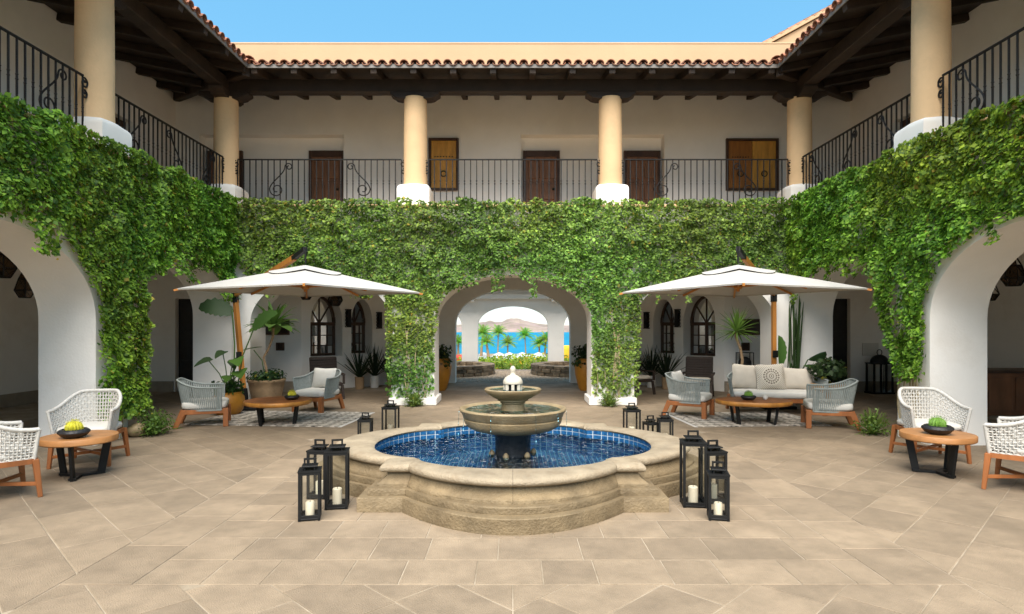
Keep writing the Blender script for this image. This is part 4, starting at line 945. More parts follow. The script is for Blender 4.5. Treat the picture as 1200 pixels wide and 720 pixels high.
# ================================================================== climbing vines
def arch_z(a, x):                      # height of an opening's edge at x, -1 where the wall is solid
    xa, xb, sill, top = a; xs_ = np.array([p[0] for p in top]); zs_ = np.array([p[1] for p in top]); return np.where((x > xa) & (x < xb), np.interp(x, xs_, zs_), -1.)
LO, HI = (.05, .14, .018), (.32, .58, .065)
def vine(name, label, fr, mask, thick, s0, s1, z0, z1, dens, size, loc, seed, hi=HI, lo=LO, stems=()):
    t = thing(name, label, 'vine', loc, 0)
    n = int((s1 - s0) * (z1 - z0) * dens); s = rng.uniform(s0, s1, n); z = rng.uniform(z0, z1, n)
    keep = rng.random(n) < mask(s, z); s, z = s[keep], z[keep]; n = len(s)
    cl = vnoise(s + 40, z + 20, 3.2, seed) * .55 + vnoise(s + 9, z + 31, 7.5, seed + 1) * .45
    big = vnoise(s + 70, z + 60, 1.5, seed + 3); th = thick(s, z) * (.6 + .6 * big); dep = th * (.15 + 1.15 * cl) * (.35 + .65 * rng.random(n) ** .6)
    C = np.array([fr(a, -(b + .012), c) for a, b, c in zip(s, dep, z)])
    out = np.array(fr(0, -1, 0)) - np.array(fr(0, 0, 0)); al = np.array(fr(1, 0, 0)) - np.array(fr(0, 0, 0))
    gx = (vnoise(s + 40.06, z + 20, 3.2, seed) - vnoise(s + 39.94, z + 20, 3.2, seed)) * 3; gz = (vnoise(s + 40, z + 20.06, 3.2, seed) - vnoise(s + 40, z + 19.94, 3.2, seed)) * 3
    N = out[None] * 1.0 + rng.normal(size=(n, 3)) * .45 + np.array([0, 0, .75]) - al[None] * gx[:, None] * .8; N[:, 2] -= gz * .8
    col = greens(n, lo, hi, .025); sh = vnoise(s + 3, z + 5, 1.3, seed + 5)[:, None]; col = col * (.78 + .44 * sh) ; col[:, 0] *= (.8 + .5 * vnoise(s + 13, z + 25, .9, seed + 9))
    leaf_cloud('foliage', C, N, size[0] + (size[1] - size[0]) * rng.random(n) ** 1.6, col, t)
    for q in range(int((s1 - s0) * 3.2)):     # woody runners under the leaves
        a0 = random.uniform(s0, s1); zb = random.uniform(3.2, 4.0); za = random.uniform(2.75, 3.0); ph = random.random() * 6; ln = random.uniform(-.7, .7)
        pts = [fr(a0 + ln * u + .09 * math.sin(ph + 7 * u), -.03, za + (zb - za) * u) for u in np.linspace(0, 1, 10)]
        MB().tube(pts, [.012 * (1 - .5 * u) for u in np.linspace(0, 1, 10)], 4).build('stem', 'stem', t, world=True, smooth=60)
    for (sa, za, zb, k) in stems:
        for q in range(k):
            ph = random.random() * 6; a0 = sa + random.uniform(-.12, .12); pts = [fr(a0 + .10 * math.sin(ph + 3.1 * u) * u + .05 * math.sin(9 * u + ph), -(.02 + .035 * math.sin(PI * u)), za + (zb - za) * u) for u in np.linspace(0, 1, 14)]
            MB().tube(pts, [.011 * (1 - .5 * u) for u in np.linspace(0, 1, 14)], 5).build('stem', 'stem', t, world=True, smooth=60)
    return t
def mask_back(s, z):
    ns = vnoise(s + 50, z * 0 + 3, 3., 2) - .5; n2 = vnoise(s + 50, z + 50, 5., 4)
    low = np.full_like(s, 2.62) + ns * .5
    c = arch_z(CARCH, s); low = np.where(np.abs(s) < 1.66, np.maximum(c, 1.7) + .03 + .16 * ns, low)
    pier = (np.abs(s) > 1.62) & (np.abs(s) < 2.64); low = np.where(pier, .22 + .2 * ns, low)
    side = (np.abs(s) > 2.4); low = np.where(side & ~pier, 2.45 + .55 * ns + .18 * np.maximum(0, np.abs(s) - 2.6) * .6, low)
    m = np.clip((z - low + .12) / .2, 0, 1)
    m = np.where(pier, m * np.clip(.26 + (z - .25) / 1.1, 0, 1) * np.clip(.5 + 1.3 * n2, 0, 1), m)
    edge = np.clip((2.66 - np.abs(s)) / .12, 0, 1) * np.clip((np.abs(s) - 1.58) / .1, 0, 1); m = np.where(pier & (z < 2.2), m * (.25 + .75 * edge), m)
    gap = np.clip((vnoise(s + 21, z + 33, 2.6, 77) - .10) / .14 + np.clip((z - 2.9) * 2.2, 0, 1), .5, 1); thin = (.62 + .5 * n2) * np.clip((3.3 - z) / .6, 0, 1) + (.85 + .15 * n2) * np.clip((z - 2.7) / .6, 0, 1) * gap
    # strands that hang over the arches
    tend = vnoise(s + 7, z * 0 + 11, 5., 8) > .80; hang = tend & (z > low - .42) & (z < low); m = np.where(hang & ~pier, np.maximum(m, .5), m)
    top = 4.17 + .12 * vnoise(s + 4, z * 0, 4., 6); return m * thin * (z < top)
vine('climbing_vine', 'dense green climbing vine over the far facade and the two piers of the central arch', FB, mask_back, lambda s, z: .10 + .13 * np.clip((z - 1.9) / .6, 0, 1) + .09 * np.clip((z - 2.8) / 1.0, 0, 1), -5.72, 5.72, .15, 4.3, 2500, (.036, .092), (0, YF, 0), 11, lo=(.045, .11, .02), hi=(.29, .48, .08), stems=((-2.1, .0, 2.2, 6), (2.1, .0, 2.2, 6), (-1.75, .0, 1.2, 2), (1.8, 0, 1.6, 2)))
def mask_side(right_):
    def f(s, z):
        ns = vnoise(s + 30, z * 0 + 3, 2.6, 21 + right_) - .5; n2 = vnoise(s + 50, z + 50, 4., 24 + right_)
        low = np.full_like(s, 2.6); a = arch_z(NARCH, s); low = np.where(a > 0, np.maximum(a, 2.1) + .04 + .14 * ns, low)
        b = arch_z(FARCH, s); low = np.where(b > 0, np.maximum(b, 2.3) - .06 + .3 * ns, low)
        low = np.where(s < 5.0, 2.5 + .3 * ns, low)
        if right_:
            w0 = 8.50 - .0 * z; w1 = 8.95 + .55 * np.clip((z - .9) / 1.5, 0, 1); pier = (s > w0 - .05) & (s < w1 + .2 * n2); low = np.where(pier, .95 + .3 * ns, low)
        else:
            pier = (s > 8.40) & (s < 9.42 + .16 * n2); low = np.where(pier, .32 + .1 * ns, low)
        m = np.clip((z - low + .08) / .16, 0, 1); tend = (vnoise(s + 7, z * 0 + 11, 5., 28 + right_) > .8) & (z > low - .3) & (z < low); m = np.where(tend & ~pier, np.maximum(m, .45), m)
        top = 4.18 + .12 * vnoise(s + 4, z * 0, 4., 6); gap = np.clip((vnoise(s + 21, z + 33, 2.4, 87 + right_) - .10) / .14 + np.clip((z - 3.1) * 2, 0, 1), .3, 1); return m * (.85 + .15 * n2) * gap * (z < top)
    return f
side_th = lambda s, z: np.where((z < 2.4) & (s > 8.2) & (s < 9.8), .26, .24)
vine('climbing_vine', 'dense green climbing vine along the left wing, reaching down its pier to the ground', FL, mask_side(0), side_th, 4.2, 12.5, .3, 4.32, 3300, (.036, .09), (-XF, 8.8, 0), 41, stems=((8.9, 0, 1.2, 3),))
vine('climbing_vine', 'bright yellow-green climbing vine along the right wing, thinning to bare stems on its pier', FR, mask_side(1), side_th, 4.2, 12.5, .5, 4.32, 3300, (.036, .09), (XF, 8.8, 0), 61, hi=(.36, .58, .06), lo=(.065, .165, .02), stems=((8.75, 0, 2.0, 6), (9.0, 0, 1.6, 4)))
# ================================================================== leaves and plants
def blade(m, base, direc, L, w, droop=.3, n=6, fold=.25, cup=None, col=(.06, .13, .03), prof=None, roll=0., nrm=(0, 0, 1)):
    p = Vector(base); d_ = Vector(direc).normalized(); step = L / n; NZ = Vector(nrm); sd = d_.cross(NZ); sd = sd.normalized() if sd.length > .05 else Vector((math.cos(roll), math.sin(roll), 0)); P = []
    for k in range(n + 1):
        t = k / n; ww = w * (prof(t) if prof else (math.sin(PI * min(1, .12 + .88 * t)) ** .7 if t < 1 else .02)); up = sd.cross(d_).normalized()
        P.append([p - sd * ww / 2 + up * ww * fold, p, p + sd * ww / 2 + up * ww * fold]); p = p + d_ * step; d_ = (d_ + Vector((0, 0, -droop / n * (.4 + 1.2 * t)))).normalized(); 
        s2 = d_.cross(NZ)
        if s2.length > .2: s2 = s2.normalized(); sd = s2 if s2.dot(sd) > 0 else -s2
    nv = len(m.v); m.grid(P); k_ = random.uniform(.75, 1.3); m.c += [tuple(q * k_ for q in col)] * (len(m.v) - nv); return p
def pot(t, prof, mat, soil_z, soil_r, n=32): MB().lathe(prof, n, caps=False).build('pot', mat, t, smooth=45); MB().lathe([(.0, soil_z + .02), (soil_r, soil_z)], 20, caps=False).build('soil', 'soil', t)
def stalks(t, items, mat='green_stem'):
    for pts, r in items: MB().tube(pts, r, 6).build('stalk', mat, t, smooth=60)
def rosette(m, c, n, L, w, el0, el1, col, droop=.35, fold=.3, prof=None):
    for k in range(n):
        a = k * 2.39996 + random.uniform(-.2, .2); e = R(el0 + (el1 - el0) * (k / n) + random.uniform(-6, 6)); blade(m, c, (math.cos(a) * math.cos(e), math.sin(a) * math.cos(e), math.sin(e)), L * random.uniform(.75, 1.1), w, droop, 6, fold, col=col, prof=prof, roll=a + PI / 2)
def bush(t, c, r, n, size, lo, hi, name='foliage', flat=.7):
    v = rng.normal(size=(n, 3)); v /= np.linalg.norm(v, axis=1, keepdims=True); rad = rng.random((n, 1)) ** .4; lump = .7 + .5 * vnoise(v[:, 0] * 3 + 5, v[:, 1] * 3 + v[:, 2] * 2 + 5, 1.4, int(n) % 50)[:, None]
    C = v * rad * r * lump; C[:, 2] = C[:, 2] * flat; C += np.array(c); N = v + rng.normal(size=(n, 3)) * .5 + np.array([0, 0, .4]); leaf_cloud(name, C + np.array(wloc(t)), N, rng.uniform(size[0], size[1], n), greens(n, lo, hi, .03), t)
SPEAR = lambda t: (1 - t) ** .6 * (.75 + .5 * t) if t < 1 else .03
OVAL = lambda t: max(.03, math.sin(PI * min(1, t * .97 + .03)) ** .55)
HEART = lambda t: max(.03, (1 - t) ** .75 * 1.15 if t > .18 else .55 + 2.2 * t)
def leaf_part(t, name, fn):
    m = MB(); fn(m); o = m.build(name, 'leaf', t, smooth=60, normals=False); return o
# left: orange glazed pot with big-leaved plants
t = thing('potted_plant', 'orange glazed pot with tall banana leaf and broad heart-shaped leaves, on the left', 'plant', (-5.30, 11.45, 0))
pot(t, [(.0, .0), (.19, .0), (.25, .08), (.29, .2), (.275, .33), (.23, .39), (.235, .42), (.21, .42), (.20, .37)], 'pot_orange', .38, .205)
bush(t, (0, 0, .47), .30, 420, (.05, .10), (.03, .075, .015), (.09, .17, .035))
pl = [((.32, -.05, .62), (.30, -.10, .90), .20, .26), ((-.30, -.1, .86), (-.34, -.05, 1.05), .34, .20), ((-.06, -.12, 1.02), (-.04, -.16, 1.17), .30, .26), ((.20, -.15, .72), (.24, -.1, .98), .22, .34), ((.26, -.2, .55), (.30, -.2, .78), .2, .30)]
for tip, top_, L_, w_ in [((-.33, -.1, 1.02), 0, .36, .20), ((-.05, -.12, 1.16), 0, .30, .24), ((.06, .05, 1.0), 0, .34, .22), ((.22, -.15, 1.02), 0, .34, .30), ((.30, -.22, .80), 0, .34, .34), ((.12, -.25, .72), 0, .30, .28)]:
    stalks(t, [([(0, 0, .38), (tip[0] * .45, tip[1] * .45, .38 + (tip[2] - .38) * .6), tip], .009)]); dirv = (tip[0] + random.uniform(-.1, .1), tip[1] - .25, -.12)
    leaf_part(t, 'leaf', lambda m: blade(m, (tip[0] - dirv[0] * .15, tip[1] - dirv[1] * .15, tip[2] + .02), dirv, L_, w_, .5, 8, .10, nrm=(0, -.6, .8), col=(.085, .18, .03) if tip[0] > .1 else (.045, .085, .03), prof=HEART))
stalks(t, [([(.05, .1, .38), (.07, .1, 1.3), (.03, .08, 1.95)], .014), ([(.1, .1, .38), (.22, .12, 1.1), (.42, .15, 1.62)], .012)])
def banana(m, b, dr, L_, w_, col): 
    blade(m, b, dr, L_, w_, .9, 12, .12, nrm=(.1, -.85, .5), col=col, prof=lambda t_: OVAL(t_) * (.8 + .2 * (int(t_ * 12) % 2)))
leaf_part(t, 'leaf', lambda m: banana(m, (.04, .08, 1.88), (-.95, -.15, .45), .62, .40, (.03, .065, .02))); leaf_part(t, 'leaf', lambda m: banana(m, (.40, .15, 1.58), (.75, -.2, .75), .62, .30, (.06, .13, .03)))
# left: terracotta pot with a leaning yucca-like tree
t = thing('potted_plant', 'wide terracotta pot with a slender trunk and a spreading leafy crown, on the left', 'plant', (-5.02, 12.52, 0))
pot(t, [(.0, .0), (.22, .0), (.27, .12), (.33, .38), (.35, .50), (.37, .52), (.37, .56), (.32, .56), (.31, .50)], 'pot_terracotta', .51, .315)
bush(t, (0, 0, .62), .40, 620, (.04, .08), (.02, .055, .015), (.06, .13, .03), flat=.42)
MB().tube([(.02, 0, .5), (.0, -.02, .8), (-.06, 0, 1.0), (.05, 0, 1.2), (.13, 0, 1.42), (.14, 0, 1.62)], [.03, .026, .024, .024, .026, .03], 8).build('trunk', 'bark', t, smooth=60)
leaf_part(t, 'crown', lambda m: (rosette(m, (.14, 0, 1.62), 26, .60, .10, 75, -5, (.075, .15, .028), .9, .15), rosette(m, (.14, 0, 1.60), 9, .62, .26, 35, 0, (.09, .165, .035), 1.3, .08, OVAL)))
stalks(t, [([(0, -.05, .55), (-.05, -.1, .95), (-.2, -.14, 1.16)], .01)]); leaf_part(t, 'leaf', lambda m: blade(m, (-.05, -.1, 1.22), (-1, -.2, -.12), .42, .20, .3, 8, .1, col=(.075, .13, .045), prof=OVAL))
# right: pale pot with yucca behind the sofa
t = thing('potted_plant', 'yucca with a curved bare trunk and spiky green crown behind the sofa', 'plant', (4.62, 12.52, 0))
pot(t, [(.0, .0), (.15, .0), (.2, .2), (.23, .44), (.24, .46), (.21, .46), (.2, .42)], 'pot_terracotta', .42, .2)
MB().tube([(-.02, 0, .42), (.03, 0, .75), (.06, 0, .95), (.02, 0, 1.18), (-.07, 0, 1.42), (-.06, 0, 1.55)], [.035, .032, .03, .028, .03, .034], 8).build('trunk', 'bark', t, smooth=60)
leaf_part(t, 'crown', lambda m: (rosette(m, (-.06, 0, 1.53), 60, .52, .05, 85, -30, (.11, .20, .035), .5, .25, SPEAR), rosette(m, (-.06, 0, 1.55), 20, .36, .045, 88, 50, (.18, .30, .05), .3, .25, SPEAR)))
stalks(t, [([(.12, 0, .43), (.3, 0, .55), (.5, -.05, .72)], .008)]); bush(t, (.42, -.05, .72), .22, 90, (.04, .09), (.08, .15, .04), (.15, .24, .07))
# right: bird of paradise
t = thing('potted_plant', 'tall bird of paradise with upright dark stalks beside the right parasol pole', 'plant', (5.62, 12.35, 0))
pot(t, [(.0, .0), (.17, .0), (.21, .2), (.23, .42), (.2, .42), (.19, .38)], 'pot_white', .38, .19)
for k in range(14):
    a = random.uniform(0, 6.28); r_ = random.uniform(.02, .12); tx = random.uniform(-.06, .26); b_ = Vector((r_ * math.cos(a), r_ * math.sin(a), .38)); tp = Vector((tx, random.uniform(-.1, .1), random.uniform(1.9, 2.3)))
    leaf_part(t, 'leaf', lambda m: blade(m, b_, tp - b_, (tp - b_).length, .042, .03, 10, .45, col=(.05, .095, .028), prof=lambda u: .55 + .45 * math.sin(PI * u) if u < .95 else .1, roll=a))
for (tip, dr, L_, w_, col) in (((-.32, -.15, .85), (-.08, -.1, 1), .62, .28, (.09, .20, .045)), ((.24, -.15, .98), (.25, -.45, .35), .42, .34, (.035, .085, .03)), ((.14, -.2, .85), (.3, -.5, -.2), .36, .28, (.045, .10, .03))):
    stalks(t, [([(0, 0, .38), (tip[0] * .6, tip[1] * .6, .38 + (tip[2] - .38) * .6), tip], .011)]); leaf_part(t, 'leaf', lambda m: blade(m, tip, dr, L_, w_, .55, 12, .28, nrm=(.5, -1, .35), col=col, prof=lambda u: OVAL(u) * (.9 + .1 * (int(u * 12) % 2)), roll=0.))
# right: orange tub with bushy plant
t = thing('potted_plant', 'orange tub with a small bushy dark plant behind the right rope armchair', 'plant', (5.98, 11.65, 0))
pot(t, [(.0, .0), (.2, .0), (.25, .1), (.29, .3), (.3, .50), (.31, .52), (.31, .56), (.27, .56), (.26, .5)], 'pot_orange', .52, .265)
stalks(t, [([(0, 0, .5), (x * .5, y * .5, .75), (x, y, z)], .008) for x, y, z in ((-.2, 0, 1.0), (.1, .1, 1.05), (.25, -.1, .95), (0, -.15, .9))]); bush(t, (.02, -.02, .82), .36, 620, (.06, .11), (.018, .04, .012), (.07, .12, .04))
# orange urns in the passage
for sg, w_ in ((-1, 'left'), (1, 'right')):
    t = thing('potted_plant', 'tall orange urn with a dark trailing plant at the %s side of the passage' % w_, 'plant', (sg * 1.88, 15.7, 0), 0, 'orange urns in the passage')
    pot(t, [(.0, .0), (.16, .0), (.2, .06), (.29, .4), (.315, .62), (.29, .76), (.27, .78), (.28, .82), (.25, .82), (.24, .77)], 'pot_orange', .77, .25)
    bush(t, (0, 0, .95), .36, 420, (.05, .11), (.015, .035, .012), (.06, .10, .03)); bush(t, (-sg * .18, -.15, .72), .2, 120, (.05, .1), (.02, .045, .015), (.07, .13, .035), name='trailing_foliage')
# low plants at the foot of the piers
for (x, y, r_, n_, lab, hi_) in ((-5.42, 9.28, .26, 520, 'feathery green fern at the foot of the left ivy pier', (.16, .27, .05)), (5.48, 9.35, .24, 420, 'feathery green fern at the foot of the right ivy pier', (.20, .30, .06)), (-2.02, 12.58, .2, 260, 'small green clump at the base of the pier left of the central arch', (.20, .29, .06)), (1.98, 12.58, .2, 220, 'small green clump at the base of the pier right of the central arch', (.20, .29, .06))):
    t = thing('ground_plant', lab, 'plant', (x, y, 0), 0, 'low plants at the foot of the piers'); m = MB(); rosette(m, (0, 0, .0), 60, r_ * 1.7, .03, 85, 12, tuple(.8 * q for q in hi_), .6, .2); m.build('fronds', 'leaf', t, normals=False); bush(t, (0, 0, r_ * .62), r_ * 1.15, n_, (.025, .05), (.06, .13, .02), hi_, flat=.85)
bm_ = MB().ball((0, 0, .07), .13, 14, 9, (1.1, .8, .8)); bm_.v = [(x * (1 + .14 * math.sin(9 * y + 5 * z)), y * (1 + .16 * math.sin(11 * z + 3 * x)), z * (1 + .12 * math.sin(13 * x))) for x, y, z in bm_.v]; t = bm_.build('boulder', 'bowl_stone', smooth=40); t.location = (-5.60, 9.12, .03); tag(t, 'pale rounded stone at the foot of the left ivy pier', 'stone')
# agave planters along the niche walls
k = 0
for sg, w_ in ((-1, 'left'), (1, 'right')):
    for i, (s_, d_) in enumerate(((1.35, .50), (1.85, .42), (2.35, .45), (2.85, .5))):
        x = sg * (5.3 - .7071 * s_) - sg * .7071 * d_ ; y = 15.4 + .7071 * s_ - .7071 * d_; nm = ('first', 'second', 'third', 'last')[i]
        t = thing('agave_planter', '%s spiky agave in a pot along the %s niche wall, counted from the window' % (nm, w_), 'plant', (x, y, 0), random.random() * 6, 'agave pots along the niche walls')
        pot(t, [(.0, .0), (.10, .0), (.11, .04), (.12, .30), (.13, .32), (.10, .32), (.1, .28)], 'pot_white' if i % 2 else 'pot_terracotta', .28, .105, 20); h_ = (.84, .86, .74, .66)[i]
        leaf_part(t, 'leaves', lambda m: rosette(m, (0, 0, .28), 34, h_, .06, 88, 30, (.026, .046, .022), .12, .35, SPEAR))
# dark wicker chairs in the porch
def wicker_chair(label, loc, face):
    t = thing('wicker_chair', '', 'chair', group='dark wicker chairs in the porch'); m = MB()
    b = MB().beam((0, .28, .36), (0, .46, .92), .62, .05, up=(0, 1, 0)).build('backrest', 'wicker', t, bevel=.02)
    for k in range(9): z = .42 + k * .056; MB().beam((-.30, .253 + .0 + k * .0178, z), (.30, .253 + k * .0178, z), .02, .03).build('slat', 'wicker', b)
    MB().box(-.31, .31, -.32, .30, .30, .37).build('seat', 'wicker', t, bevel=.015); MB().super((0, -.02, .41), (.28, .29, .05), .35).build('cushion', 'pillow_beige', t, smooth=180)
    for x in (-1, 1):
        MB().beam((x * .30, -.30, .32), (x * .31, -.36, 0), .05, .05).build('leg', 'wicker', t); MB().beam((x * .30, .25, .32), (x * .31, .42, 0), .05, .05).build('leg', 'wicker', t); MB().beam((x * .33, -.34, .55), (x * .33, .34, .55), .06, .04).build('armrest', 'wicker', t, bevel=.008); MB().beam((x * .33, -.31, .34), (x * .33, -.32, .53), .045, .045).build('arm_post', 'wicker', t)
    return place(t, loc, face, label)
wd = wicker_chair('dark wicker chair behind the left rope armchair with the white pillow', (-4.25, 14.0, 0), (.45, -.9))
place(copy_tree(wd), (4.25, 14.1, 0), (-.35, -.93), 'dark wicker chair behind the rope armchair left of the sofa'); place(copy_tree(wd), (2.95, 14.9, 0), (.5, -.8), 'dark wicker chair half hidden by the pier right of the central arch')
# pictures on the frontal porch walls
for sg, w_ in ((-1, 'left'), (1, 'right')):
    for (x, z, a, b, lab) in ((5.95, 1.62, .36, .20, 'wide dark framed picture on the porch wall behind the %s seating'), (5.82, 1.13, .10, .10, 'small square dark plaque under the wide picture behind the %s seating')):
        t = thing('picture', lab % w_, 'picture', (sg * x, 15.38, z)); f = MB()
        f.box(-a, -a + .04, -.03, .015, -b, b).box(a - .04, a, -.03, .015, -b, b).box(-a + .0405, a - .0405, -.03, .015, -b, -b + .04).box(-a + .0405, a - .0405, -.03, .015, b - .04, b); f.build('frame', 'door_frame', t); MB().box(-a + .04, a - .04, -.012, .01, -b + .04, b - .04).build('canvas', 'picture_dark', t)
t = thing('console_table', 'thin black metal stand under the picture behind the sofa', 'table', (5.72, 15.15, 0)); 
for x in (-.17, .17):
    for y in (-.12, .12): MB().box(x - .008, x + .008, y - .008, y + .008, 0, .98).build('leg', 'black_metal', t)
MB().box(-.18, .18, -.13, .13, .98, .995).build('top', 'black_metal', t); o = MB().ball((0, 0, .22), .17, 14, 10, (1, .5, 1)).build('vase', 'bowl_black', smooth=180); o.location = (5.72, 15.15, .50 - .0); tag(o, 'round dark vase on the stand below the picture behind the sofa', 'vase'); MB().box(-.165, .165, -.11, .11, .535, .548).build('shelf', 'black_metal', t)
# standing lantern in the right corridor
t = thing('floor_lantern', 'large arched black floor lantern by the wall inside the right far arch', 'lantern', (7.95 + 1.0, 15.0, 0)); f = MB()
for x in (-.22, .22):
    for y in (-.16, .16): f.box(x - .018, x + .018, y - .018, y + .018, 0, .72)
for x in (-.06, .07): f.box(x - .018, x + .018, -.178, -.142, 0, .72)
f.box(-.26, .26, -.2, .2, 0, .04).box(-.25, .25, -.19, .19, .72, .75); f.build('frame', 'black_metal', t); dm = MB(); dm.grid([[(.22 * math.cos(a) * math.cos(b), .17 * math.sin(a) * math.cos(b), .75 + .2 * math.sin(b)) for b in [q * PI / 16 for q in range(9)]] for a in [2 * PI * j / 24 for j in range(24)]], True); dm.build('dome', 'black_metal', t, smooth=60)
MB().tube([(.06 * math.cos(a), 0, 1.0 + .07 * math.sin(a)) for a in np.linspace(0, 2 * PI, 17)[:-1]], .01, 6, True).build('ring', 'black_metal', t); MB().box(-.2, .2, -.14, .14, .05, .70).build('pane', 'glass', t)
o = MB().box(-.2, .2, -.01, .01, -.16, .16).build('frame', 'cushion'); o.name = 'notice_board'; o.location = (8.95, 15.38, 1.06); tag(o, 'small pale framed notice on the wall above the arched floor lantern', 'sign')
# brown counter inside the right near arch
t = thing('counter', 'brown wooden counter inside the near right arch', 'counter', (9.2, 11.6, 0)); MB().box(-1.0, 1.05, -.3, .3, 0, .78).build('body', 'counter', t); MB().box(-1.05, 1.06, -.35, .35, .78, .83).build('top', 'door_frame', t, bevel=.006)
for k in range(4): MB().box(-.96 + k * .5, -.96 + k * .5 + .44, -.322, -.301, .08, .70).build('panel', 'counter', t, bevel=.006)
# hanging faceted lanterns
def pendant(label, loc, r, zc):
    t = thing('hanging_lantern', label, 'lantern', (loc[0], loc[1], zc), 0, 'faceted hanging lanterns in the arcades'); pr = [(r * .22, r * 1.7), (r * .62, r * .9), (r, -.25 * r), (r * .55, -r)]; n = 6; e = MB()
    ring = [[(q * math.cos(2 * PI * k / n + .2), q * math.sin(2 * PI * k / n + .2), z) for k in range(n)] for q, z in pr]
    for a in ring: e.tube([Vector(p) for p in a], .008, 4, True)
    for i in range(len(ring) - 1):
        for k in range(n):
            e.tube([ring[i][k], ring[i + 1][k]], .008, 4)
            if i: e.tube([ring[i][k], ring[i + 1][(k + 1) % n]], .005, 4)
    e.build('frame', 'iron', t)
    for i in range(len(ring) - 1):
        for k in range(n): m = MB(); m.face(*[tuple(.97 * c for c in p) for p in (ring[i][k], ring[i][(k + 1) % n], ring[i + 1][(k + 1) % n], ring[i + 1][k])]); m.build('pane', 'amber_glass', t)
    MB().tube([(0, 0, r * 1.7), (0, 0, 3.299 - zc)], .006, 5).build('chain', 'iron', t); MB().lathe([(r * .25, r * 1.7), (r * .12, r * 1.95)], 8).build('cap', 'iron', t)
for (x, y, r_, z_, lab) in ((-8.1, 10.2, .16, 2.28, 'dark faceted hanging lantern inside the near left arch, the lower of two'), (-7.15, 8.62, .17, 2.50, 'dark faceted hanging lantern cut by the left picture edge inside the near left arch'),
        (8.0, 9.82, .17, 2.46, 'dark faceted hanging lantern, largest inside the near right arch'), (9.0, 11.6, .15, 2.28, 'dark faceted hanging lantern at the jamb of the near right arch, lowest there'), (8.6, 10.8, .12, 2.62, 'small dark faceted hanging lantern behind the others inside the near right arch'),
        (-4.88, 14.5, .15, 2.42, 'dark faceted hanging lantern just below the left parasol edge, first from the corner'), (-4.22, 14.6, .17, 2.30, 'dark faceted hanging lantern before the first arched niche on the left'), (-3.52, 14.5, .12, 2.42, 'small hanging lantern below the left parasol edge nearest the central arch')): pendant(lab, (x, y), r_, z_)
# ================================================================== garden and bay beyond the passage
for sg, w_ in ((-1, 'left'), (1, 'right')):      # curved low walls of dark stone
    t = thing('bench_wall', 'curved low dark stone bench wall at the %s of the passage end' % w_, 'wall', (sg * 1.9, 20.4, 0), 0, 'curved stone bench walls'); o = wloc(t); cen = Vector((sg * 2.3, 21.2, 0)); st = []
    for row in range(3):
        a = -100.; k = 0
        while a < 78:
            da = random.uniform(9, 15); a0, a1 = R(a), R(min(80, a + da)); h0, h1 = .005 + row * .115, .005 + row * .115 + .108; ri, ro = 1.25, 1.68 + random.uniform(-.015, .015); m = MB()
            pts = [(cen.x - sg * q * math.cos(b) , cen.y + q * math.sin(b)) for q, b in ((ri, a0 + .008), (ro, a0 + .008), (ro, (a0 + a1) / 2), (ro, a1 - .008), (ri, a1 - .008), (ri, (a0 + a1) / 2))]
            m.prism(pts, h0, h1); m.build('stone', 'dark_stone', t, world=True, bevel=.012); a += da
t = thing('hedge', 'yellow-green low flowering hedge bordering the terrace beyond the passage', 'hedge', (0, 27, 0)); n = 9000
C = np.c_[rng.uniform(-6, 6, n), rng.uniform(24.0, 31, n), rng.random(n)]; C[:, 2] = -.32 + (.28 + .26 * vnoise(C[:, 0] + 20, C[:, 1], 1.2, 3)) * C[:, 2] ** .5 + .10 * np.clip((C[:, 1] - 27) / 4, 0, 1)
leaf_cloud('foliage', C, rng.normal(size=(n, 3)) * .6 + np.array([0, -.4, .8]), rng.uniform(.08, .17, n), greens(n, (.10, .20, .015), (.34, .42, .03), .07, (.60, .38, .03)), t)
def palm(label, loc, h, lean, fr_l, nf):
    t = thing('palm_tree', label, 'tree', loc, 0, 'palms between the terrace and the bay'); tp = Vector((lean, 0, h)); MB().tube([(0, 0, -.3), (lean * .3, 0, h * .4), (lean * .7, 0, h * .75), tp], [.16, .12, .10, .09], 8).build('trunk', 'bark', t, smooth=60); m = MB()
    for k in range(nf):
        a = k * 2.39996; e = R(80 - 75 * k / nf); d_ = Vector((math.cos(a) * math.cos(e), math.sin(a) * math.cos(e), math.sin(e))); p = tp.copy(); n_ = 11; col = (random.uniform(.10, .26), random.uniform(.28, .44), .04)
        for q in range(n_):
            nx = p + d_ * fr_l / n_; sd = d_.cross(Vector((0, 0, 1))); sd = sd.normalized() if sd.length > .05 else Vector((1, 0, 0)); L_ = fr_l * .34 * math.sin(PI * (.15 + .8 * q / n_))
            for s_ in (-1, 1):
                nv = len(m.v); m.face(p, nx, nx + sd * s_ * L_ * .9 + d_ * L_ * .55 - Vector((0, 0, L_ * .35))); m.c += [col] * (len(m.v) - nv)
            p = nx; d_ = (d_ - Vector((0, 0, .13))).normalized()
    m.build('crown', 'leaf', t, normals=False)
def zg(y): return float(np.interp(y, [24.2, 60, 120, 200, 300], [-.35, -1.5, -4.2, -8, -12]))
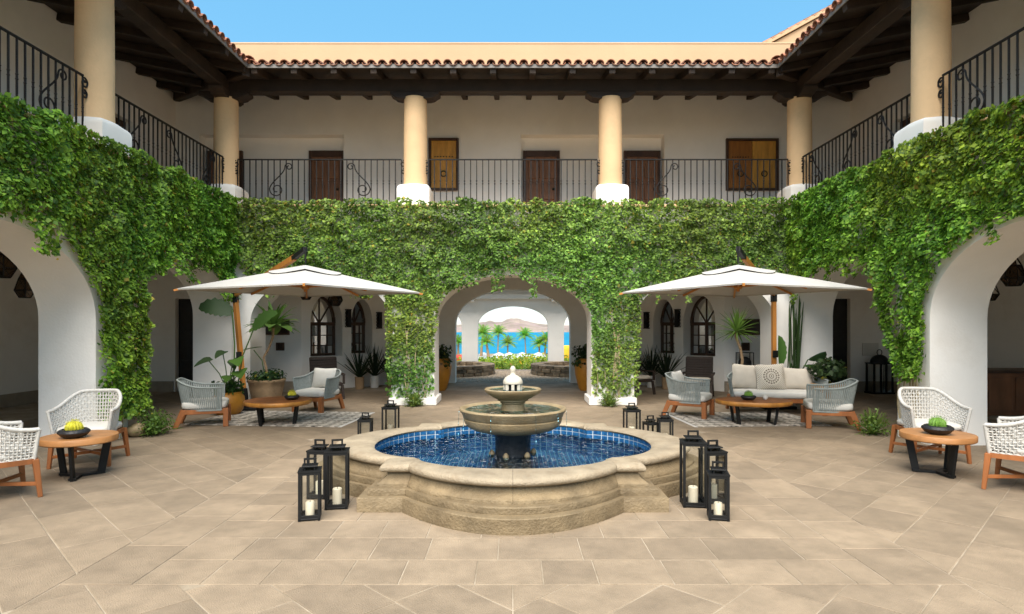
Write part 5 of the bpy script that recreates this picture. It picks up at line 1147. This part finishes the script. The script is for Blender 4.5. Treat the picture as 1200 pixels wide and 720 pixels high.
for (u, v, y, L_, lean, lab) in ((584, 391, 110, 1.5, .1, 'tall palm seen through the passage, left of its middle'), (615, 394, 120, 1.5, -.2, 'slim palm seen through the passage, right of its middle'), (595, 403, 90, 1.5, 0, 'low wide palm between the two taller palms through the passage'), (566, 392, 60, 1.7, .2, 'largest leafy palm at the left edge of the passage view'), (570, 402, 55, 1.5, -.2, 'lower bushy palm at the left edge of the passage view'), (632, 404, 80, 1.5, 0, 'low palm near the right edge of the passage view'), (640, 399, 80, 1.5, .2, 'higher palm at the right edge of the passage view'), (537, 402, 60, 1.5, 0, 'palm seen through the narrow left side opening')):
    x = (u - 601) * y / F; zc = CAM_Z - (v - 382) * y / F; palm(lab, (x - lean, y, zg(y)), zc - zg(y), lean, L_ * y / 84, 22)
bt = 0
for (u, y, r_, lab) in ((567, 62, .55, 'first white beach parasol from the left beyond the hedge'), (585, 75, .75, 'second white beach parasol from the left beyond the hedge'), (597, 80, .7, 'third white beach parasol from the left beyond the hedge'), (612, 66, 1.0, 'widest white beach parasol beyond the hedge near the middle'), (631, 76, .8, 'white beach parasol beyond the hedge at the right')):
    x = (u - 601) * y / F; t = thing('beach_parasol', lab, 'umbrella', (x, y, zg(y)), 0, 'white beach parasols'); zt = CAM_Z - (413 - 382) * y / F - zg(y); m = MB().lathe([(r_ * 1.15, zt - r_ * .62), (r_, zt - r_ * .4), (.05, zt)], 8, caps=False); m.build('canopy', 'white_cloth', t); MB().lathe([(.03, -.1), (.03, zt - .02)], 6).build('pole', 'pot_white', t)
m = MB().box(-14, 14, 0, 5, -.35, .12).build('terrace_wall', 'white_cloth'); m.location = (2, 52, zg(54)); tag(m, 'long low white terrace wall below the palms', 'wall')
m = MB().super((0, 0, .25), (.8, .3, .28), .3).build('cushion', 'red_cloth', smooth=180); m.name = 'garden_cushion'; m.location = (-2.75, 29.5, .02 - .3); tag(m, 'red cushion in the garden seen through the narrow left opening', 'cushion')
m = MB().super((0, 0, .5), (.7, .3, .55), .3).build('cushion', 'yellow_cloth', smooth=180); m.name = 'garden_cushion'; m.location = (2.95, 30, -.35); tag(m, 'yellow cushion in the garden seen through the narrow right opening', 'cushion')
# hills across the bay
nx, ny = 150, 26; P = []
hz = lambda u: np.interp(u, [-400, -220, -120, -95, -60, -42, -30, -6, 8, 30, 60, 110, 200, 400], [5, 12, 15, 19, 22, 20.5, 21, 29, 28, 22, 16.5, 13, 10, 4])
for i in range(nx + 1):
    x = -420 + 840 * i / nx; row = []
    for j in range(ny + 1):
        tt = j / ny; y = 1300 + 420 * tt; rr = math.sin(PI * min(1, tt * .85)) ** .8; nse = float(vnoise(np.array([x + 500.]), np.array([y]), .045, 5)[0]) * .5 + float(vnoise(np.array([x + 500.]), np.array([y]), .11, 6)[0]) * .3
        row.append((x, y, -12.5 + (float(hz(x * 1.0)) + 2) * 1.12 * rr * (.72 + .45 * nse)))
    P.append(row)
m = MB().grid(P); o = m.build('hills', 'hill', smooth=180); struct(o)
